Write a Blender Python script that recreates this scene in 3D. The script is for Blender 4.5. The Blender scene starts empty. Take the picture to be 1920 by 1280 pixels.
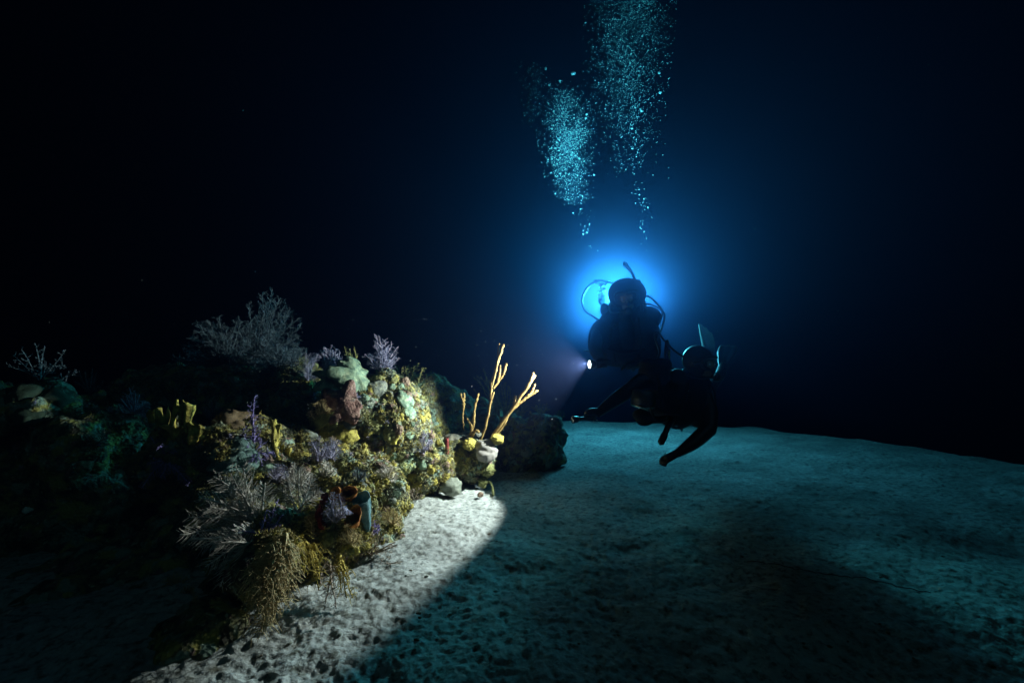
import bpy, math, random
import numpy as np
from mathutils import Vector, Matrix, Euler
from mathutils.bvhtree import BVHTree

random.seed(7)
rng = np.random.default_rng(7)
SC = bpy.context.scene
COL = SC.collection

# ------------------------------------------------------------------ camera
FPX = 853.0                                  # focal length in photo pixels (16 mm on a 36 mm sensor)
PITCH = math.atan(60 / FPX)
CAMH = 1.0
cam_d = bpy.data.cameras.new('camera')
cam_d.lens = 36 * FPX / 1920
cam_d.sensor_width = 36
cam_d.clip_start = 0.02
cam_d.clip_end = 200
cam = bpy.data.objects.new('camera', cam_d)
COL.objects.link(cam)
cam.location = (0, 0, CAMH)
cam.rotation_euler = (math.pi / 2 + PITCH, 0, 0)
SC.camera = cam
_cp, _sp = math.cos(PITCH), math.sin(PITCH)


def ray(px, py):
    x = (px - 960) / FPX
    u = (640 - py) / FPX
    return np.array([x, _cp - u * _sp, _sp + u * _cp])


def at(px, py, Y):
    """the point at distance Y in front of the camera that the photo shows at (px, py)"""
    d = ray(px, py)
    return np.array([0, 0, CAMH]) + d * (Y / d[1])


def floor_at(px, py):
    d = ray(px, py)
    return np.array([0, 0, CAMH]) + d * (-CAMH / d[2])


def to_px(p):
    y = p[1] * _cp + (p[2] - CAMH) * _sp
    z = -p[1] * _sp + (p[2] - CAMH) * _cp
    return 960 + FPX * p[0] / y, 640 - FPX * z / y


# ------------------------------------------------------------------ night water: world, lamps, exposure
world = bpy.data.worlds.new('World')
SC.world = world
world.use_nodes = True
bg = world.node_tree.nodes['Background']
bg.inputs[0].default_value = (0.02, 0.16, 1.0, 1)
bg.inputs[1].default_value = 0.0004
SC.view_settings.view_transform = 'Standard'
SC.view_settings.look = 'None'
SC.view_settings.exposure = 0.0
SC.view_settings.gamma = 1.0
SC.view_settings.use_curve_mapping = False
SC.cycles.use_denoising = True
try:
    SC.cycles.denoiser = 'OPENIMAGEDENOISE'
    SC.cycles.denoising_prefilter = 'ACCURATE'
except Exception:
    pass
SC.cycles.max_bounces = 6
SC.cycles.diffuse_bounces = 2
SC.cycles.glossy_bounces = 2
SC.cycles.transmission_bounces = 4
SC.cycles.transparent_max_bounces = 8
SC.cycles.volume_bounces = 0
SC.cycles.sample_clamp_indirect = 3.0
SC.cycles.caustics_reflective = False
SC.cycles.caustics_refractive = False

# the torch in the upper diver's hand (a lit lamp in the photo)
TORCH_P = at(1105, 683, 3.8)
TORCH_D = np.array([-0.978, -0.203, -0.049])
TORCH_D /= np.linalg.norm(TORCH_D)
sl = bpy.data.lights.new('torch_light', 'SPOT')
sl.energy = 860
sl.color = (1.0, 0.94, 0.92)
sl.spot_size = math.radians(106.6)
sl.spot_blend = 0.13
sl.shadow_soft_size = 0.022
slo = bpy.data.objects.new('torch_light', sl)
COL.objects.link(slo)
slo.location = Vector(TORCH_P + TORCH_D * 0.006)
slo.rotation_euler = Vector(TORCH_D).to_track_quat('-Z', 'Y').to_euler()
# the video lamp hanging in the water behind the upper diver
LAMP_P = at(1157, 572, 7.2)
pl = bpy.data.lights.new('lamp_light', 'POINT')
pl.energy = 620
pl.color = (0.11, 0.66, 1.0)
pl.shadow_soft_size = 0.75
plo = bpy.data.objects.new('lamp_light', pl)
COL.objects.link(plo)
plo.location = Vector(LAMP_P + np.array([0, -0.09, 0]))
hb_ = bpy.data.lights.new('lamp_beam', 'SPOT')           # the same lamp's wide main beam, tilted up towards the bubbles
hb_.energy = 6300
hb_.color = (0.10, 0.80, 1.0)
hb_.spot_size = math.radians(170)
hb_.spot_blend = 1.0
hb_.shadow_soft_size = 0.13
hbo = bpy.data.objects.new('lamp_beam', hb_)
COL.objects.link(hbo)
hbo.location = Vector(LAMP_P + np.array([0, -0.09, 0]))
hbo.rotation_euler = Vector((-0.06, -0.62, 0.78)).to_track_quat('-Z', 'Y').to_euler()


# added faint fill, no real source: lifts the sand and the camera-facing reef
fill_sun = bpy.data.lights.new('fill_light', 'SUN')
fill_sun.energy = 0.22
fill_sun.color = (0.5, 0.9, 0.95)
fill_sun.angle = math.radians(25)
fill_sun_o = bpy.data.objects.new('fill_light', fill_sun)
COL.objects.link(fill_sun_o)
fill_sun_o.location = (0, 0, 8)
fill_sun_o.rotation_euler = Vector((-0.40, 0.60, -0.69)).to_track_quat('-Z', 'Y').to_euler()

# ------------------------------------------------------------------ noise
def _hash(ix, iy, iz, seed):
    h = (ix.astype(np.int64) * 374761393 + iy.astype(np.int64) * 668265263 + iz.astype(np.int64) * 2147483647
         + seed * 974634777) & 0xFFFFFFFF
    h = ((h ^ (h >> 13)) * 1274126177) & 0xFFFFFFFF
    h = ((h ^ (h >> 16)) * 2246822519) & 0xFFFFFFFF
    return (h ^ (h >> 15)) & 0xFFFFFFFF


def vnoise(p, seed=0):
    """value noise in -1..1 for an (n,3) array"""
    i = np.floor(p)
    f = p - i
    f = f * f * f * (f * (f * 6 - 15) + 10)
    i = i.astype(np.int64)
    out = 0
    for dx in (0, 1):
        wx = f[:, 0] if dx else 1 - f[:, 0]
        for dy in (0, 1):
            wy = f[:, 1] if dy else 1 - f[:, 1]
            for dz in (0, 1):
                wz = f[:, 2] if dz else 1 - f[:, 2]
                out = out + wx * wy * wz * (_hash(i[:, 0] + dx, i[:, 1] + dy, i[:, 2] + dz, seed) / 2147483647.5 - 1)
    return out


def fbm(p, octaves=4, seed=0, gain=0.5):
    a, s, q = 1.0, 0, p.copy()
    for o in range(octaves):
        s = s + a * vnoise(q, seed + o)
        a *= gain
        q = q * 2.03 + 17.3
    return s


def worley(p, seed=0):
    """distance to the nearest cell point, (n,3)"""
    i = np.floor(p).astype(np.int64)
    best = np.full(len(p), 9.0)
    for dx in (-1, 0, 1):
        for dy in (-1, 0, 1):
            for dz in (-1, 0, 1):
                c = i + np.array([dx, dy, dz])
                o = np.stack([_hash(c[:, 0], c[:, 1], c[:, 2], seed + k) / 4294967295.0 for k in (1, 2, 3)], 1)
                d = ((c + o - p) ** 2).sum(1)
                best = np.minimum(best, d)
    return np.sqrt(best)


def worley2(p, seed=0):
    i = np.floor(p).astype(np.int64)
    best = np.full(len(p), 9.0)
    z = np.zeros(len(p), np.int64)
    for dx in (-1, 0, 1):
        for dy in (-1, 0, 1):
            c0, c1 = i[:, 0] + dx, i[:, 1] + dy
            ox = _hash(c0, c1, z, seed + 1) / 4294967295.0
            oy = _hash(c0, c1, z, seed + 2) / 4294967295.0
            best = np.minimum(best, (c0 + ox - p[:, 0]) ** 2 + (c1 + oy - p[:, 1]) ** 2)
    return np.sqrt(best)


# ------------------------------------------------------------------ mesh helpers
def mesh_from(name, V, faces, mat=None, smooth=True):
    """faces: list of int arrays (n,3) or (n,4)"""
    me = bpy.data.meshes.new(name)
    V = np.asarray(V, dtype=np.float32)
    loops, starts, tot = [], [], 0
    for F in faces:
        F = np.asarray(F, dtype=np.int32)
        if not len(F):
            continue
        k = F.shape[1]
        starts.append(tot + np.arange(len(F)) * k)
        loops.append(F.ravel())
        tot += F.size
    loops = np.concatenate(loops)
    starts = np.concatenate(starts)
    me.vertices.add(len(V))
    me.vertices.foreach_set('co', V.ravel())
    me.loops.add(len(loops))
    me.loops.foreach_set('vertex_index', loops.astype(np.int32))
    me.polygons.add(len(starts))
    me.polygons.foreach_set('loop_start', starts.astype(np.int32))
    me.update(calc_edges=True)
    me.validate()
    if smooth:
        me.polygons.foreach_set('use_smooth', np.ones(len(me.polygons), dtype=bool))
    if mat is not None:
        me.materials.append(mat)
    return me


class MB:
    def __init__(self):
        self.V, self.T, self.Q, self.n = [], [], [], 0

    def add(self, V, F):
        V = np.asarray(V, float)
        F = np.asarray(F, int)
        (self.T if F.shape[1] == 3 else self.Q).append(F + self.n)
        self.V.append(V)
        self.n += len(V)
        return self

    def arrays(self):
        V = np.concatenate(self.V)
        fs = []
        if self.T:
            fs.append(np.concatenate(self.T))
        if self.Q:
            fs.append(np.concatenate(self.Q))
        return V, fs

    def tube(self, pts, rad, sides=6, cap=True):
        pts = np.asarray(pts, float)
        n = len(pts)
        rad = np.broadcast_to(np.asarray(rad, float), (n,))
        t = np.gradient(pts, axis=0)
        t /= np.linalg.norm(t, axis=1)[:, None] + 1e-12
        ref = np.array([0.31, 0.17, 0.93])
        if abs(t[0] @ ref) > 0.9:
            ref = np.array([0.9, 0.3, -0.2])
        u = np.cross(t, ref)
        u /= np.linalg.norm(u, axis=1)[:, None] + 1e-12
        v = np.cross(t, u)
        a = np.arange(sides) * 2 * math.pi / sides
        ring = (u[:, None, :] * np.cos(a)[None, :, None] + v[:, None, :] * np.sin(a)[None, :, None])
        V = pts[:, None, :] + ring * rad[:, None, None]
        V = V.reshape(-1, 3)
        i = np.arange(n - 1)[:, None] * sides
        k = np.arange(sides)[None, :]
        k2 = (k + 1) % sides
        F = np.stack([i + k, i + k2, i + sides + k2, i + sides + k], -1).reshape(-1, 4)
        self.add(V, F)
        if cap:
            base = self.n - n * sides
            V2 = np.stack([pts[0] - t[0] * rad[0] * .5, pts[-1] + t[-1] * rad[-1] * .8])
            self.V.append(V2)
            b = self.n
            self.n += 2
            kk = np.arange(sides)
            kn = (kk + 1) % sides
            e = base + (n - 1) * sides
            self.T.append(np.stack([base + kn, base + kk, np.full(sides, b)], 1))
            self.T.append(np.stack([e + kk, e + kn, np.full(sides, b + 1)], 1))
        return self

    def ellipsoid(self, c, r, level=2, rot=None):
        V, F = ICO(level)
        W = V * np.asarray(r, float)
        if rot is not None:
            W = W @ np.asarray(rot).T
        return self.add(W + np.asarray(c, float), F)

    def lathe(self, prof, seg=24, axis_pts=None, wob=None):
        """prof: (r,z) list, around z"""
        prof = np.asarray(prof, float)
        a = np.arange(seg) * 2 * math.pi / seg
        w = np.ones(seg) if wob is None else 1 + wob
        V = np.stack([prof[:, 0:1] * (np.cos(a) * w)[None, :], prof[:, 0:1] * (np.sin(a) * w)[None, :],
                      np.repeat(prof[:, 1:2], seg, 1)], -1).reshape(-1, 3)
        n = len(prof)
        i = np.arange(n - 1)[:, None] * seg
        k = np.arange(seg)[None, :]
        k2 = (k + 1) % seg
        return self.add(V, np.stack([i + k, i + k2, i + seg + k2, i + seg + k], -1).reshape(-1, 4))

    def mesh(self, name, mat=None, smooth=True, org=(0, 0, 0), M=None):
        V, fs = self.arrays()
        V = V - np.asarray(org, float)
        if M is not None:
            V = V @ np.array(M)[:3, :3].T
        return mesh_from(name, V, fs, mat, smooth)


_ico = {}


def ICO(level):
    if level not in _ico:
        import bmesh
        bm = bmesh.new()
        bmesh.ops.create_icosphere(bm, subdivisions=level, radius=1)
        bm.verts.ensure_lookup_table()
        V = np.array([v.co[:] for v in bm.verts])
        F = np.array([[v.index for v in f.verts] for f in bm.faces])
        bm.free()
        _ico[level] = (V, F)
    return _ico[level]


def remesh(mb, voxel, smooth=2, factor=0.5):
    me = mb.mesh('tmp', None, False)
    o = bpy.data.objects.new('tmp', me)
    COL.objects.link(o)
    m = o.modifiers.new('r', 'REMESH')
    m.mode = 'VOXEL'
    m.voxel_size = voxel
    if smooth:
        s = o.modifiers.new('s', 'SMOOTH')
        s.factor = factor
        s.iterations = smooth
    dg = bpy.context.evaluated_depsgraph_get()
    ev = o.evaluated_get(dg)
    em = ev.to_mesh()
    V = np.empty(len(em.vertices) * 3, np.float32)
    em.vertices.foreach_get('co', V)
    N = np.empty(len(em.vertices) * 3, np.float32)
    em.vertices.foreach_get('normal', N)
    F = np.empty(len(em.loops), np.int32)
    em.loops.foreach_get('vertex_index', F)
    st = np.empty(len(em.polygons), np.int32)
    em.polygons.foreach_get('loop_total', st)
    assert (st == 4).all()
    ev.to_mesh_clear()
    bpy.data.objects.remove(o)
    bpy.data.meshes.remove(me)
    return V.reshape(-1, 3).astype(float), F.reshape(-1, 4), N.reshape(-1, 3).astype(float)


def link(name, me, parent=None, loc=None, rot=None, kind=None):
    o = bpy.data.objects.new(name, me)
    COL.objects.link(o)
    if parent is not None:
        o.parent = parent
    if loc is not None:
        o.location = Vector(loc)
    if rot is not None:
        o.rotation_euler = rot
    if kind:
        o['kind'] = kind
    return o


LABELS = {}


def tag(o, label, cat, group=None):
    o['label'] = label
    o['category'] = cat
    if group:
        o['group'] = group
    return o


def thing(name, label, cat, loc, group=None, rot=None):
    o = link(name, None, None, loc, rot)
    o.empty_display_size = 0.05
    return tag(o, label, cat, group)


# ------------------------------------------------------------------ materials
def mat_base(name):
    m = bpy.data.materials.new(name)
    m.use_nodes = True
    nt = m.node_tree
    return m, nt, nt.nodes['Principled BSDF']


def organic(name, c1, c2, scale=30, rough=0.8, bump=0.4, c3=None, dist=0.006, trans=0.0):
    """mottled living surface: two or three colours mixed by noise, fine relief by bump"""
    m, nt, b = mat_base(name)
    N, L = nt.nodes, nt.links
    tc = N.new('ShaderNodeTexCoord')
    n1 = N.new('ShaderNodeTexNoise')
    n1.inputs['Scale'].default_value = scale
    n1.inputs['Detail'].default_value = 5
    L.new(tc.outputs['Object'], n1.inputs['Vector'])
    cr = N.new('ShaderNodeValToRGB')
    cr.color_ramp.elements[0].position = 0.38
    cr.color_ramp.elements[1].position = 0.62
    c1, c2 = [tuple(min(.75, q * 1.4) for q in c) for c in (c1, c2)]
    c3 = c3 and tuple(min(.75, q * 1.4) for q in c3)
    cr.color_ramp.elements[0].color = (*c1, 1)
    cr.color_ramp.elements[1].color = (*c2, 1)
    if c3:
        e = cr.color_ramp.elements.new(0.72)
        e.color = (*c3, 1)
    L.new(n1.outputs['Fac'], cr.inputs[0])
    L.new(cr.outputs[0], b.inputs['Base Color'])
    b.inputs['Roughness'].default_value = rough
    b.inputs['Specular IOR Level'].default_value = 0.25
    v = N.new('ShaderNodeTexVoronoi')
    v.inputs['Scale'].default_value = scale * 3.2
    L.new(tc.outputs['Object'], v.inputs['Vector'])
    bp = N.new('ShaderNodeBump')
    bp.inputs['Strength'].default_value = bump
    bp.inputs['Distance'].default_value = dist
    L.new(v.outputs['Distance'], bp.inputs['Height'])
    L.new(bp.outputs[0], b.inputs['Normal'])
    if trans:
        tr = N.new('ShaderNodeBsdfTranslucent')
        L.new(cr.outputs[0], tr.inputs[0])
        mx = N.new('ShaderNodeMixShader')
        mx.inputs[0].default_value = trans
        L.new(b.outputs[0], mx.inputs[1])
        L.new(tr.outputs[0], mx.inputs[2])
        L.new(mx.outputs[0], N['Material Output'].inputs['Surface'])
    return m


def plain(name, c, rough=0.5, metal=0.0, spec=0.5, emit=None, strength=0, bump=0.0, scale=200):
    m, nt, b = mat_base(name)
    b.inputs['Base Color'].default_value = (*c, 1)
    b.inputs['Roughness'].default_value = rough
    b.inputs['Metallic'].default_value = metal
    b.inputs['Specular IOR Level'].default_value = spec
    if emit:
        b.inputs['Emission Color'].default_value = (*emit, 1)
        b.inputs['Emission Strength'].default_value = strength
    if bump:
        N, L = nt.nodes, nt.links
        tc = N.new('ShaderNodeTexCoord')
        n1 = N.new('ShaderNodeTexNoise')
        n1.inputs['Scale'].default_value = scale
        L.new(tc.outputs['Object'], n1.inputs['Vector'])
        bp = N.new('ShaderNodeBump')
        bp.inputs['Strength'].default_value = bump
        bp.inputs['Distance'].default_value = 0.002
        L.new(n1.outputs['Fac'], bp.inputs['Height'])
        L.new(bp.outputs[0], b.inputs['Normal'])
    return m


def sand_material():
    m, nt, b = mat_base('pale_sand')
    N, L = nt.nodes, nt.links
    g = N.new('ShaderNodeNewGeometry')
    n1 = N.new('ShaderNodeTexNoise')
    n1.inputs['Scale'].default_value = 26
    n1.inputs['Detail'].default_value = 6
    n1.inputs['Roughness'].default_value = 0.7
    L.new(g.outputs['Position'], n1.inputs['Vector'])
    cr = N.new('ShaderNodeValToRGB')
    cr.color_ramp.elements[0].position = 0.36
    cr.color_ramp.elements[0].color = (0.11, 0.11, 0.085, 1)
    cr.color_ramp.elements[1].position = 0.50
    cr.color_ramp.elements[1].color = (0.34, 0.36, 0.34, 1)
    e = cr.color_ramp.elements.new(0.7)
    e.color = (0.44, 0.46, 0.43, 1)
    L.new(n1.outputs['Fac'], cr.inputs[0])
    n2 = N.new('ShaderNodeTexNoise')
    n2.inputs['Scale'].default_value = 1.7
    n2.inputs['Detail'].default_value = 4
    L.new(g.outputs['Position'], n2.inputs['Vector'])
    r2 = N.new('ShaderNodeMapRange')
    r2.inputs[1].default_value = 0.35
    r2.inputs[2].default_value = 0.65
    r2.inputs[3].default_value = 0.7
    r2.inputs[4].default_value = 1.1
    L.new(n2.outputs['Fac'], r2.inputs[0])
    mx = N.new('ShaderNodeMix')
    mx.data_type = 'RGBA'
    mx.blend_type = 'MULTIPLY'
    mx.inputs[0].default_value = 1
    L.new(cr.outputs[0], mx.inputs[6])
    L.new(r2.outputs[0], mx.inputs[7])
    L.new(mx.outputs[2], b.inputs['Base Color'])
    b.inputs['Roughness'].default_value = 0.95
    b.inputs['Specular IOR Level'].default_value = 0.1
    n3 = N.new('ShaderNodeTexNoise')
    n3.inputs['Scale'].default_value = 90
    n3.inputs['Detail'].default_value = 4
    L.new(g.outputs['Position'], n3.inputs['Vector'])
    bp = N.new('ShaderNodeBump')
    bp.inputs['Strength'].default_value = 0.5
    bp.inputs['Distance'].default_value = 0.01
    L.new(n3.outputs['Fac'], bp.inputs['Height'])
    L.new(bp.outputs[0], b.inputs['Normal'])
    return m


def reef_material():
    m, nt, b = mat_base('encrusted_reef_rock')
    N, L = nt.nodes, nt.links
    g = N.new('ShaderNodeNewGeometry')

    def noise(scale, detail=4, off=0.0):
        n = N.new('ShaderNodeTexNoise')
        n.inputs['Scale'].default_value = scale
        n.inputs['Detail'].default_value = detail
        ad = N.new('ShaderNodeVectorMath')
        ad.inputs[1].default_value = (off, off * 2, -off)
        L.new(g.outputs['Position'], ad.inputs[0])
        L.new(ad.outputs[0], n.inputs['Vector'])
        return n.outputs['Fac']

    def step(f, lo, hi):
        r = N.new('ShaderNodeMapRange')
        r.inputs[1].default_value = lo
        r.inputs[2].default_value = hi
        L.new(f, r.inputs[0])
        return r.outputs[0]

    def mix(f, a, c):
        x = N.new('ShaderNodeMix')
        x.data_type = 'RGBA'
        L.new(f, x.inputs[0])
        if isinstance(a, tuple):
            x.inputs[6].default_value = (*a, 1)
        else:
            L.new(a, x.inputs[6])
        x.inputs[7].default_value = (*c, 1)
        return x.outputs[2]

    c = mix(step(noise(22), .42, .6), (0.045, 0.042, 0.028), (0.16, 0.155, 0.075))
    c = mix(step(noise(9, 5, 3.1), .52, .60), c, (0.27, 0.235, 0.06))
    c = mix(step(noise(11, 5, 7.7), .56, .62), c, (0.18, 0.25, 0.19))
    c = mix(step(noise(14, 5, 11.3), .60, .66), c, (0.17, 0.10, 0.09))
    c = mix(step(noise(40, 3, 5.3), .62, .68), c, (0.30, 0.31, 0.22))
    L.new(c, b.inputs['Base Color'])
    b.inputs['Roughness'].default_value = 0.85
    b.inputs['Specular IOR Level'].default_value = 0.2
    v = N.new('ShaderNodeTexVoronoi')
    v.inputs['Scale'].default_value = 55
    L.new(g.outputs['Position'], v.inputs['Vector'])
    bp = N.new('ShaderNodeBump')
    bp.inputs['Strength'].default_value = 0.7
    bp.inputs['Distance'].default_value = 0.015
    L.new(v.outputs['Distance'], bp.inputs['Height'])
    L.new(bp.outputs[0], b.inputs['Normal'])
    return m


M = {
    'sand': sand_material(), 'reef': reef_material(),
    'mustard': organic('mustard_growth', (0.14, 0.11, 0.02), (0.30, 0.26, 0.05), 26, c3=(0.36, 0.34, 0.11)),
    'olive': organic('olive_growth', (0.07, 0.075, 0.025), (0.17, 0.17, 0.06), 24, c3=(0.25, 0.24, 0.1)),
    'palegreen': organic('pale_green_coral', (0.08, 0.13, 0.09), (0.18, 0.24, 0.15), 26, c3=(0.28, 0.31, 0.2)),
    'greygreen': organic('grey_green_coral', (0.08, 0.09, 0.075), (0.17, 0.185, 0.14), 26, c3=(0.26, 0.27, 0.2)),
    'pink': organic('dusky_pink_crust', (0.09, 0.055, 0.04), (0.17, 0.12, 0.08), 26, c3=(0.24, 0.20, 0.11)),
    'maroon': organic('maroon_plate', (0.085, 0.04, 0.03), (0.14, 0.085, 0.065), 24, bump=.8, c3=(.17, .15, .09)),
    'darkgreen': organic('dark_green_lump', (0.015, 0.028, 0.018), (0.038, 0.055, 0.034), 22),
    'darkplate': organic('dark_plate', (0.03, 0.03, 0.022), (0.07, 0.065, 0.045), 24),
    'brown': organic('brown_sponge', (0.06, 0.045, 0.025), (0.13, 0.085, 0.04), 22),
    'grey': organic('grey_sponge', (0.14, 0.13, 0.12), (0.24, 0.22, 0.19), 40),
    'orange': organic('orange_sponge', (0.20, 0.06, 0.012), (0.32, 0.13, 0.018), 30, c3=(0.45, 0.23, 0.02)),
    'red': organic('red_sponge', (0.075, 0.008, 0.007), (0.13, 0.02, 0.014), 40),
    'bluegreen': organic('blue_green_vase_sponge', (0.05, 0.12, 0.135), (0.11, 0.21, 0.21), 30, trans=0.25),
    'lilac': organic('lilac_sea_plume', (0.14, 0.13, 0.19), (0.24, 0.225, 0.30), 60, bump=0.1),
    'purple': organic('purple_sea_whip', (0.11, 0.085, 0.215), (0.21, 0.175, 0.345), 60, bump=0.1),
    'ashplume': organic('ash_grey_sea_plume', (0.31, 0.28, 0.24), (0.42, 0.38, 0.33), 60, bump=0.1),
    'bluegrey': organic('blue_grey_shrub_coral', (0.04, 0.056, 0.066), (0.08, 0.10, 0.112), 60, bump=0.1),
    'tanweed': organic('tan_weed', (0.26, 0.19, 0.085), (0.44, 0.35, 0.18), 50, bump=0.1, trans=0.2),
    'goldweed': organic('golden_weed', (0.27, 0.20, 0.04), (0.44, 0.35, 0.08), 50, bump=0.1, trans=0.2),
    'twig': organic('brown_twig', (0.14, 0.11, 0.08), (0.27, 0.22, 0.17), 50, bump=0.1),
    'rod': organic('tan_sea_rod', (0.11, 0.068, 0.018), (0.18, 0.118, 0.036), 60, bump=0.3, dist=0.003),
    'white': organic('white_shell', (0.5, 0.5, 0.45), (0.7, 0.7, 0.65), 60, bump=0.2),
    'suit': plain('black_neoprene', (0.014, 0.014, 0.016), 0.5, spec=0.4, bump=0.25),
    'skin': plain('skin', (0.42, 0.24, 0.17), 0.55),
    'fabric': plain('black_nylon', (0.014, 0.014, 0.016), 0.75, spec=0.3, bump=0.3, scale=400),
    'rubber': plain('black_rubber', (0.014, 0.014, 0.014), 0.35, spec=0.5),
    'steel': plain('chromed_steel', (0.6, 0.6, 0.62), 0.25, metal=1),
    'tank': plain('painted_tank', (0.05, 0.05, 0.055), 0.4),
    'finwhite': organic('pale_fin_rubber', (0.12, 0.125, 0.13), (0.15, 0.155, 0.16), 8, rough=.7, bump=.05, trans=.5),
    'yellow': plain('yellow_plastic', (0.5, 0.38, 0.03), 0.5),
    'eyewhite': plain('eye', (0.6, 0.6, 0.58), 0.2),
    'lit_lens': plain('lit_torch_lens', (0.9, 0.9, 0.85), 0.2, emit=(1.0, 0.95, 0.85), strength=14),
    'lamp_lens': plain('lit_lamp_lens', (0.9, 0.9, 0.9), 0.2, emit=(0.5, 0.92, 1.0), strength=30),
    'dark_lens': plain('torch_glass', (0.55, 0.6, 0.75), 0.1, metal=0.8),
}


def glass_material():
    m, nt, b = mat_base('mask_glass')
    b.inputs['Base Color'].default_value = (0.5, 0.62, 0.65, 1)
    b.inputs['Roughness'].default_value = 0.05
    b.inputs['Alpha'].default_value = 0.35
    return m


def bubble_material():
    m, nt, b = mat_base('air_bubble')
    N, L = nt.nodes, nt.links
    b.inputs['Base Color'].default_value = (0.97, 0.86, 0.97, 1)
    b.inputs['Roughness'].default_value = 0.3
    b.inputs['Specular IOR Level'].default_value = 1.0
    tp = N.new('ShaderNodeBsdfTransparent')
    m2 = N.new('ShaderNodeMixShader')
    m2.inputs[0].default_value = 0.85
    L.new(tp.outputs[0], m2.inputs[1])
    L.new(b.outputs[0], m2.inputs[2])
    L.new(m2.outputs[0], N['Material Output'].inputs['Surface'])
    return m


M['glass'] = glass_material()
M['bubble'] = bubble_material()

# ------------------------------------------------------------------ the water (haze): one closed box
wm = bpy.data.materials.new('sea_water')
wm.use_nodes = True
_n = wm.node_tree.nodes
for x in list(_n):
    if x.type != 'OUTPUT_MATERIAL':
        _n.remove(x)
vol = _n.new('ShaderNodeVolumePrincipled')
vol.inputs['Density'].default_value = 0.24
vol.inputs['Color'].default_value = (0.027, 0.041, 0.100, 1)
vol.inputs['Absorption Color'].default_value = (0.12, 0.27, 0.30, 1)
vol.inputs['Anisotropy'].default_value = 0.95
wm.node_tree.links.new(vol.outputs[0], _n['Material Output'].inputs['Volume'])
try:
    wm.cycles.volume_sampling = 'MULTIPLE_IMPORTANCE'
    wm.cycles.homogeneous_volume = True
except Exception:
    pass
hx = MB()
x0, x1, y0, y1, z0, z1 = -16, 16, -16, 16, -7.5, 8.5
hx.add([(x0, y0, z0), (x1, y0, z0), (x1, y1, z0), (x0, y1, z0), (x0, y0, z1), (x1, y0, z1), (x1, y1, z1), (x0, y1, z1)],
       [(0, 3, 2, 1), (4, 5, 6, 7), (0, 1, 5, 4), (1, 2, 6, 5), (2, 3, 7, 6), (3, 0, 4, 7)])
link('haze', hx.mesh('haze', wm, False), kind='stuff')

# ------------------------------------------------------------------ sand
EDGE = np.array([(-16, 9.6), (-4, 9.8), (1.1, 9.9)] + [tuple(floor_at(*q)[:2]) for q in ((1350, 795), (1600, 822), (1760, 842), (1920, 866))]
                + [(6.2, 3.6), (6.6, 1.0), (7, -16)])


def edge_dist(P):
    """signed distance to the rim of the sand shelf, positive beyond it"""
    best = np.full(len(P), 1e9)
    sgn = np.ones(len(P))
    for a, b in zip(EDGE[:-1], EDGE[1:]):
        d = b - a
        t = np.clip(((P - a) @ d) / (d @ d), 0, 1)
        q = P - (a + t[:, None] * d)
        r = np.hypot(q[:, 0], q[:, 1])
        s = d[0] * q[:, 1] - d[1] * q[:, 0]
        m = r < best
        best[m] = r[m]
        sgn[m] = np.sign(s[m])
    return best * np.where(sgn == 0, 1, sgn)


def sand_height(P, fine=True):
    n = len(P)
    p3 = np.c_[P, np.zeros(n)]
    d = edge_dist(P) + 0.35 * fbm(p3 * 0.8, 3, 5)
    drop = np.where(d > -0.2, 0.55 * (d + 0.2) ** 2 / (0.6 + np.abs(d + 0.2)), 0)
    h = -np.clip(drop, 0, 5.6)
    h = h + 0.03 * fbm(p3 * 0.9, 2, 31)
    h = h + 0.018 * fbm(p3 * 3.1, 2, 3)
    if fine:
        w = p3 + 0.012 * np.c_[vnoise(p3 * 18, 61), vnoise(p3 * 18, 62), np.zeros(n)]
        h = h + 0.0045 * fbm(w * 17, 2, 9)
        h = h + 0.0045 * fbm(w * 46, 2, 19)
        pit = worley2(w[:, :2] * 27, 40)
        keep = vnoise(np.floor(p3 * 3.3) * 1.0 + 0.5, 77)
        h = h - 0.0075 * np.clip(1 - pit / 0.42, 0, 1) ** 1.5 * np.clip(0.75 + fbm(p3 * 2.2, 2, 88), 0, 1.3)
        pit2 = worley2(w[:, :2] * 2.3 + 9.1, 44)
        h = h - 0.02 * np.clip(1 - pit2 / 0.25, 0, 1) * np.clip(fbm(p3 * 1.3, 2, 90) * 1.6, 0, 1)
    return h


def build_sand():
    fine = np.radians(np.arange(-60, 60.01, 0.2))
    coarse = np.radians(np.arange(64, 297, 4.0))
    ang = np.concatenate([fine, coarse])
    r = [0.25]
    while r[-1] < 15.2:
        r.append(r[-1] * 1.0052 if 1.0 < r[-1] < 12 else r[-1] * 1.02)
    r = np.array(r)
    A, R = np.meshgrid(ang, r)
    P = np.stack([R.ravel() * np.sin(A.ravel()), R.ravel() * np.cos(A.ravel())], 1)
    z = sand_height(P)
    V = np.c_[P, z]
    na, nr = len(ang), len(r)
    i = np.arange(nr - 1)[:, None] * na
    k = np.arange(na)[None, :]
    k2 = (k + 1) % na
    F = np.stack([i + k, i + na + k, i + na + k2, i + k2], -1).reshape(-1, 4)
    V = np.concatenate([V, [[0, 0, float(z[:na].mean())]]])
    kk = np.arange(na)
    T = np.stack([kk, (kk + 1) % na, np.full(na, len(V) - 1)], 1)
    T = T[:, [0, 1, 2]][:, ::-1]
    link('sandy_seabed', mesh_from('sandy_seabed', V, [F, T], M['sand']), kind='structure')


build_sand()

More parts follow.
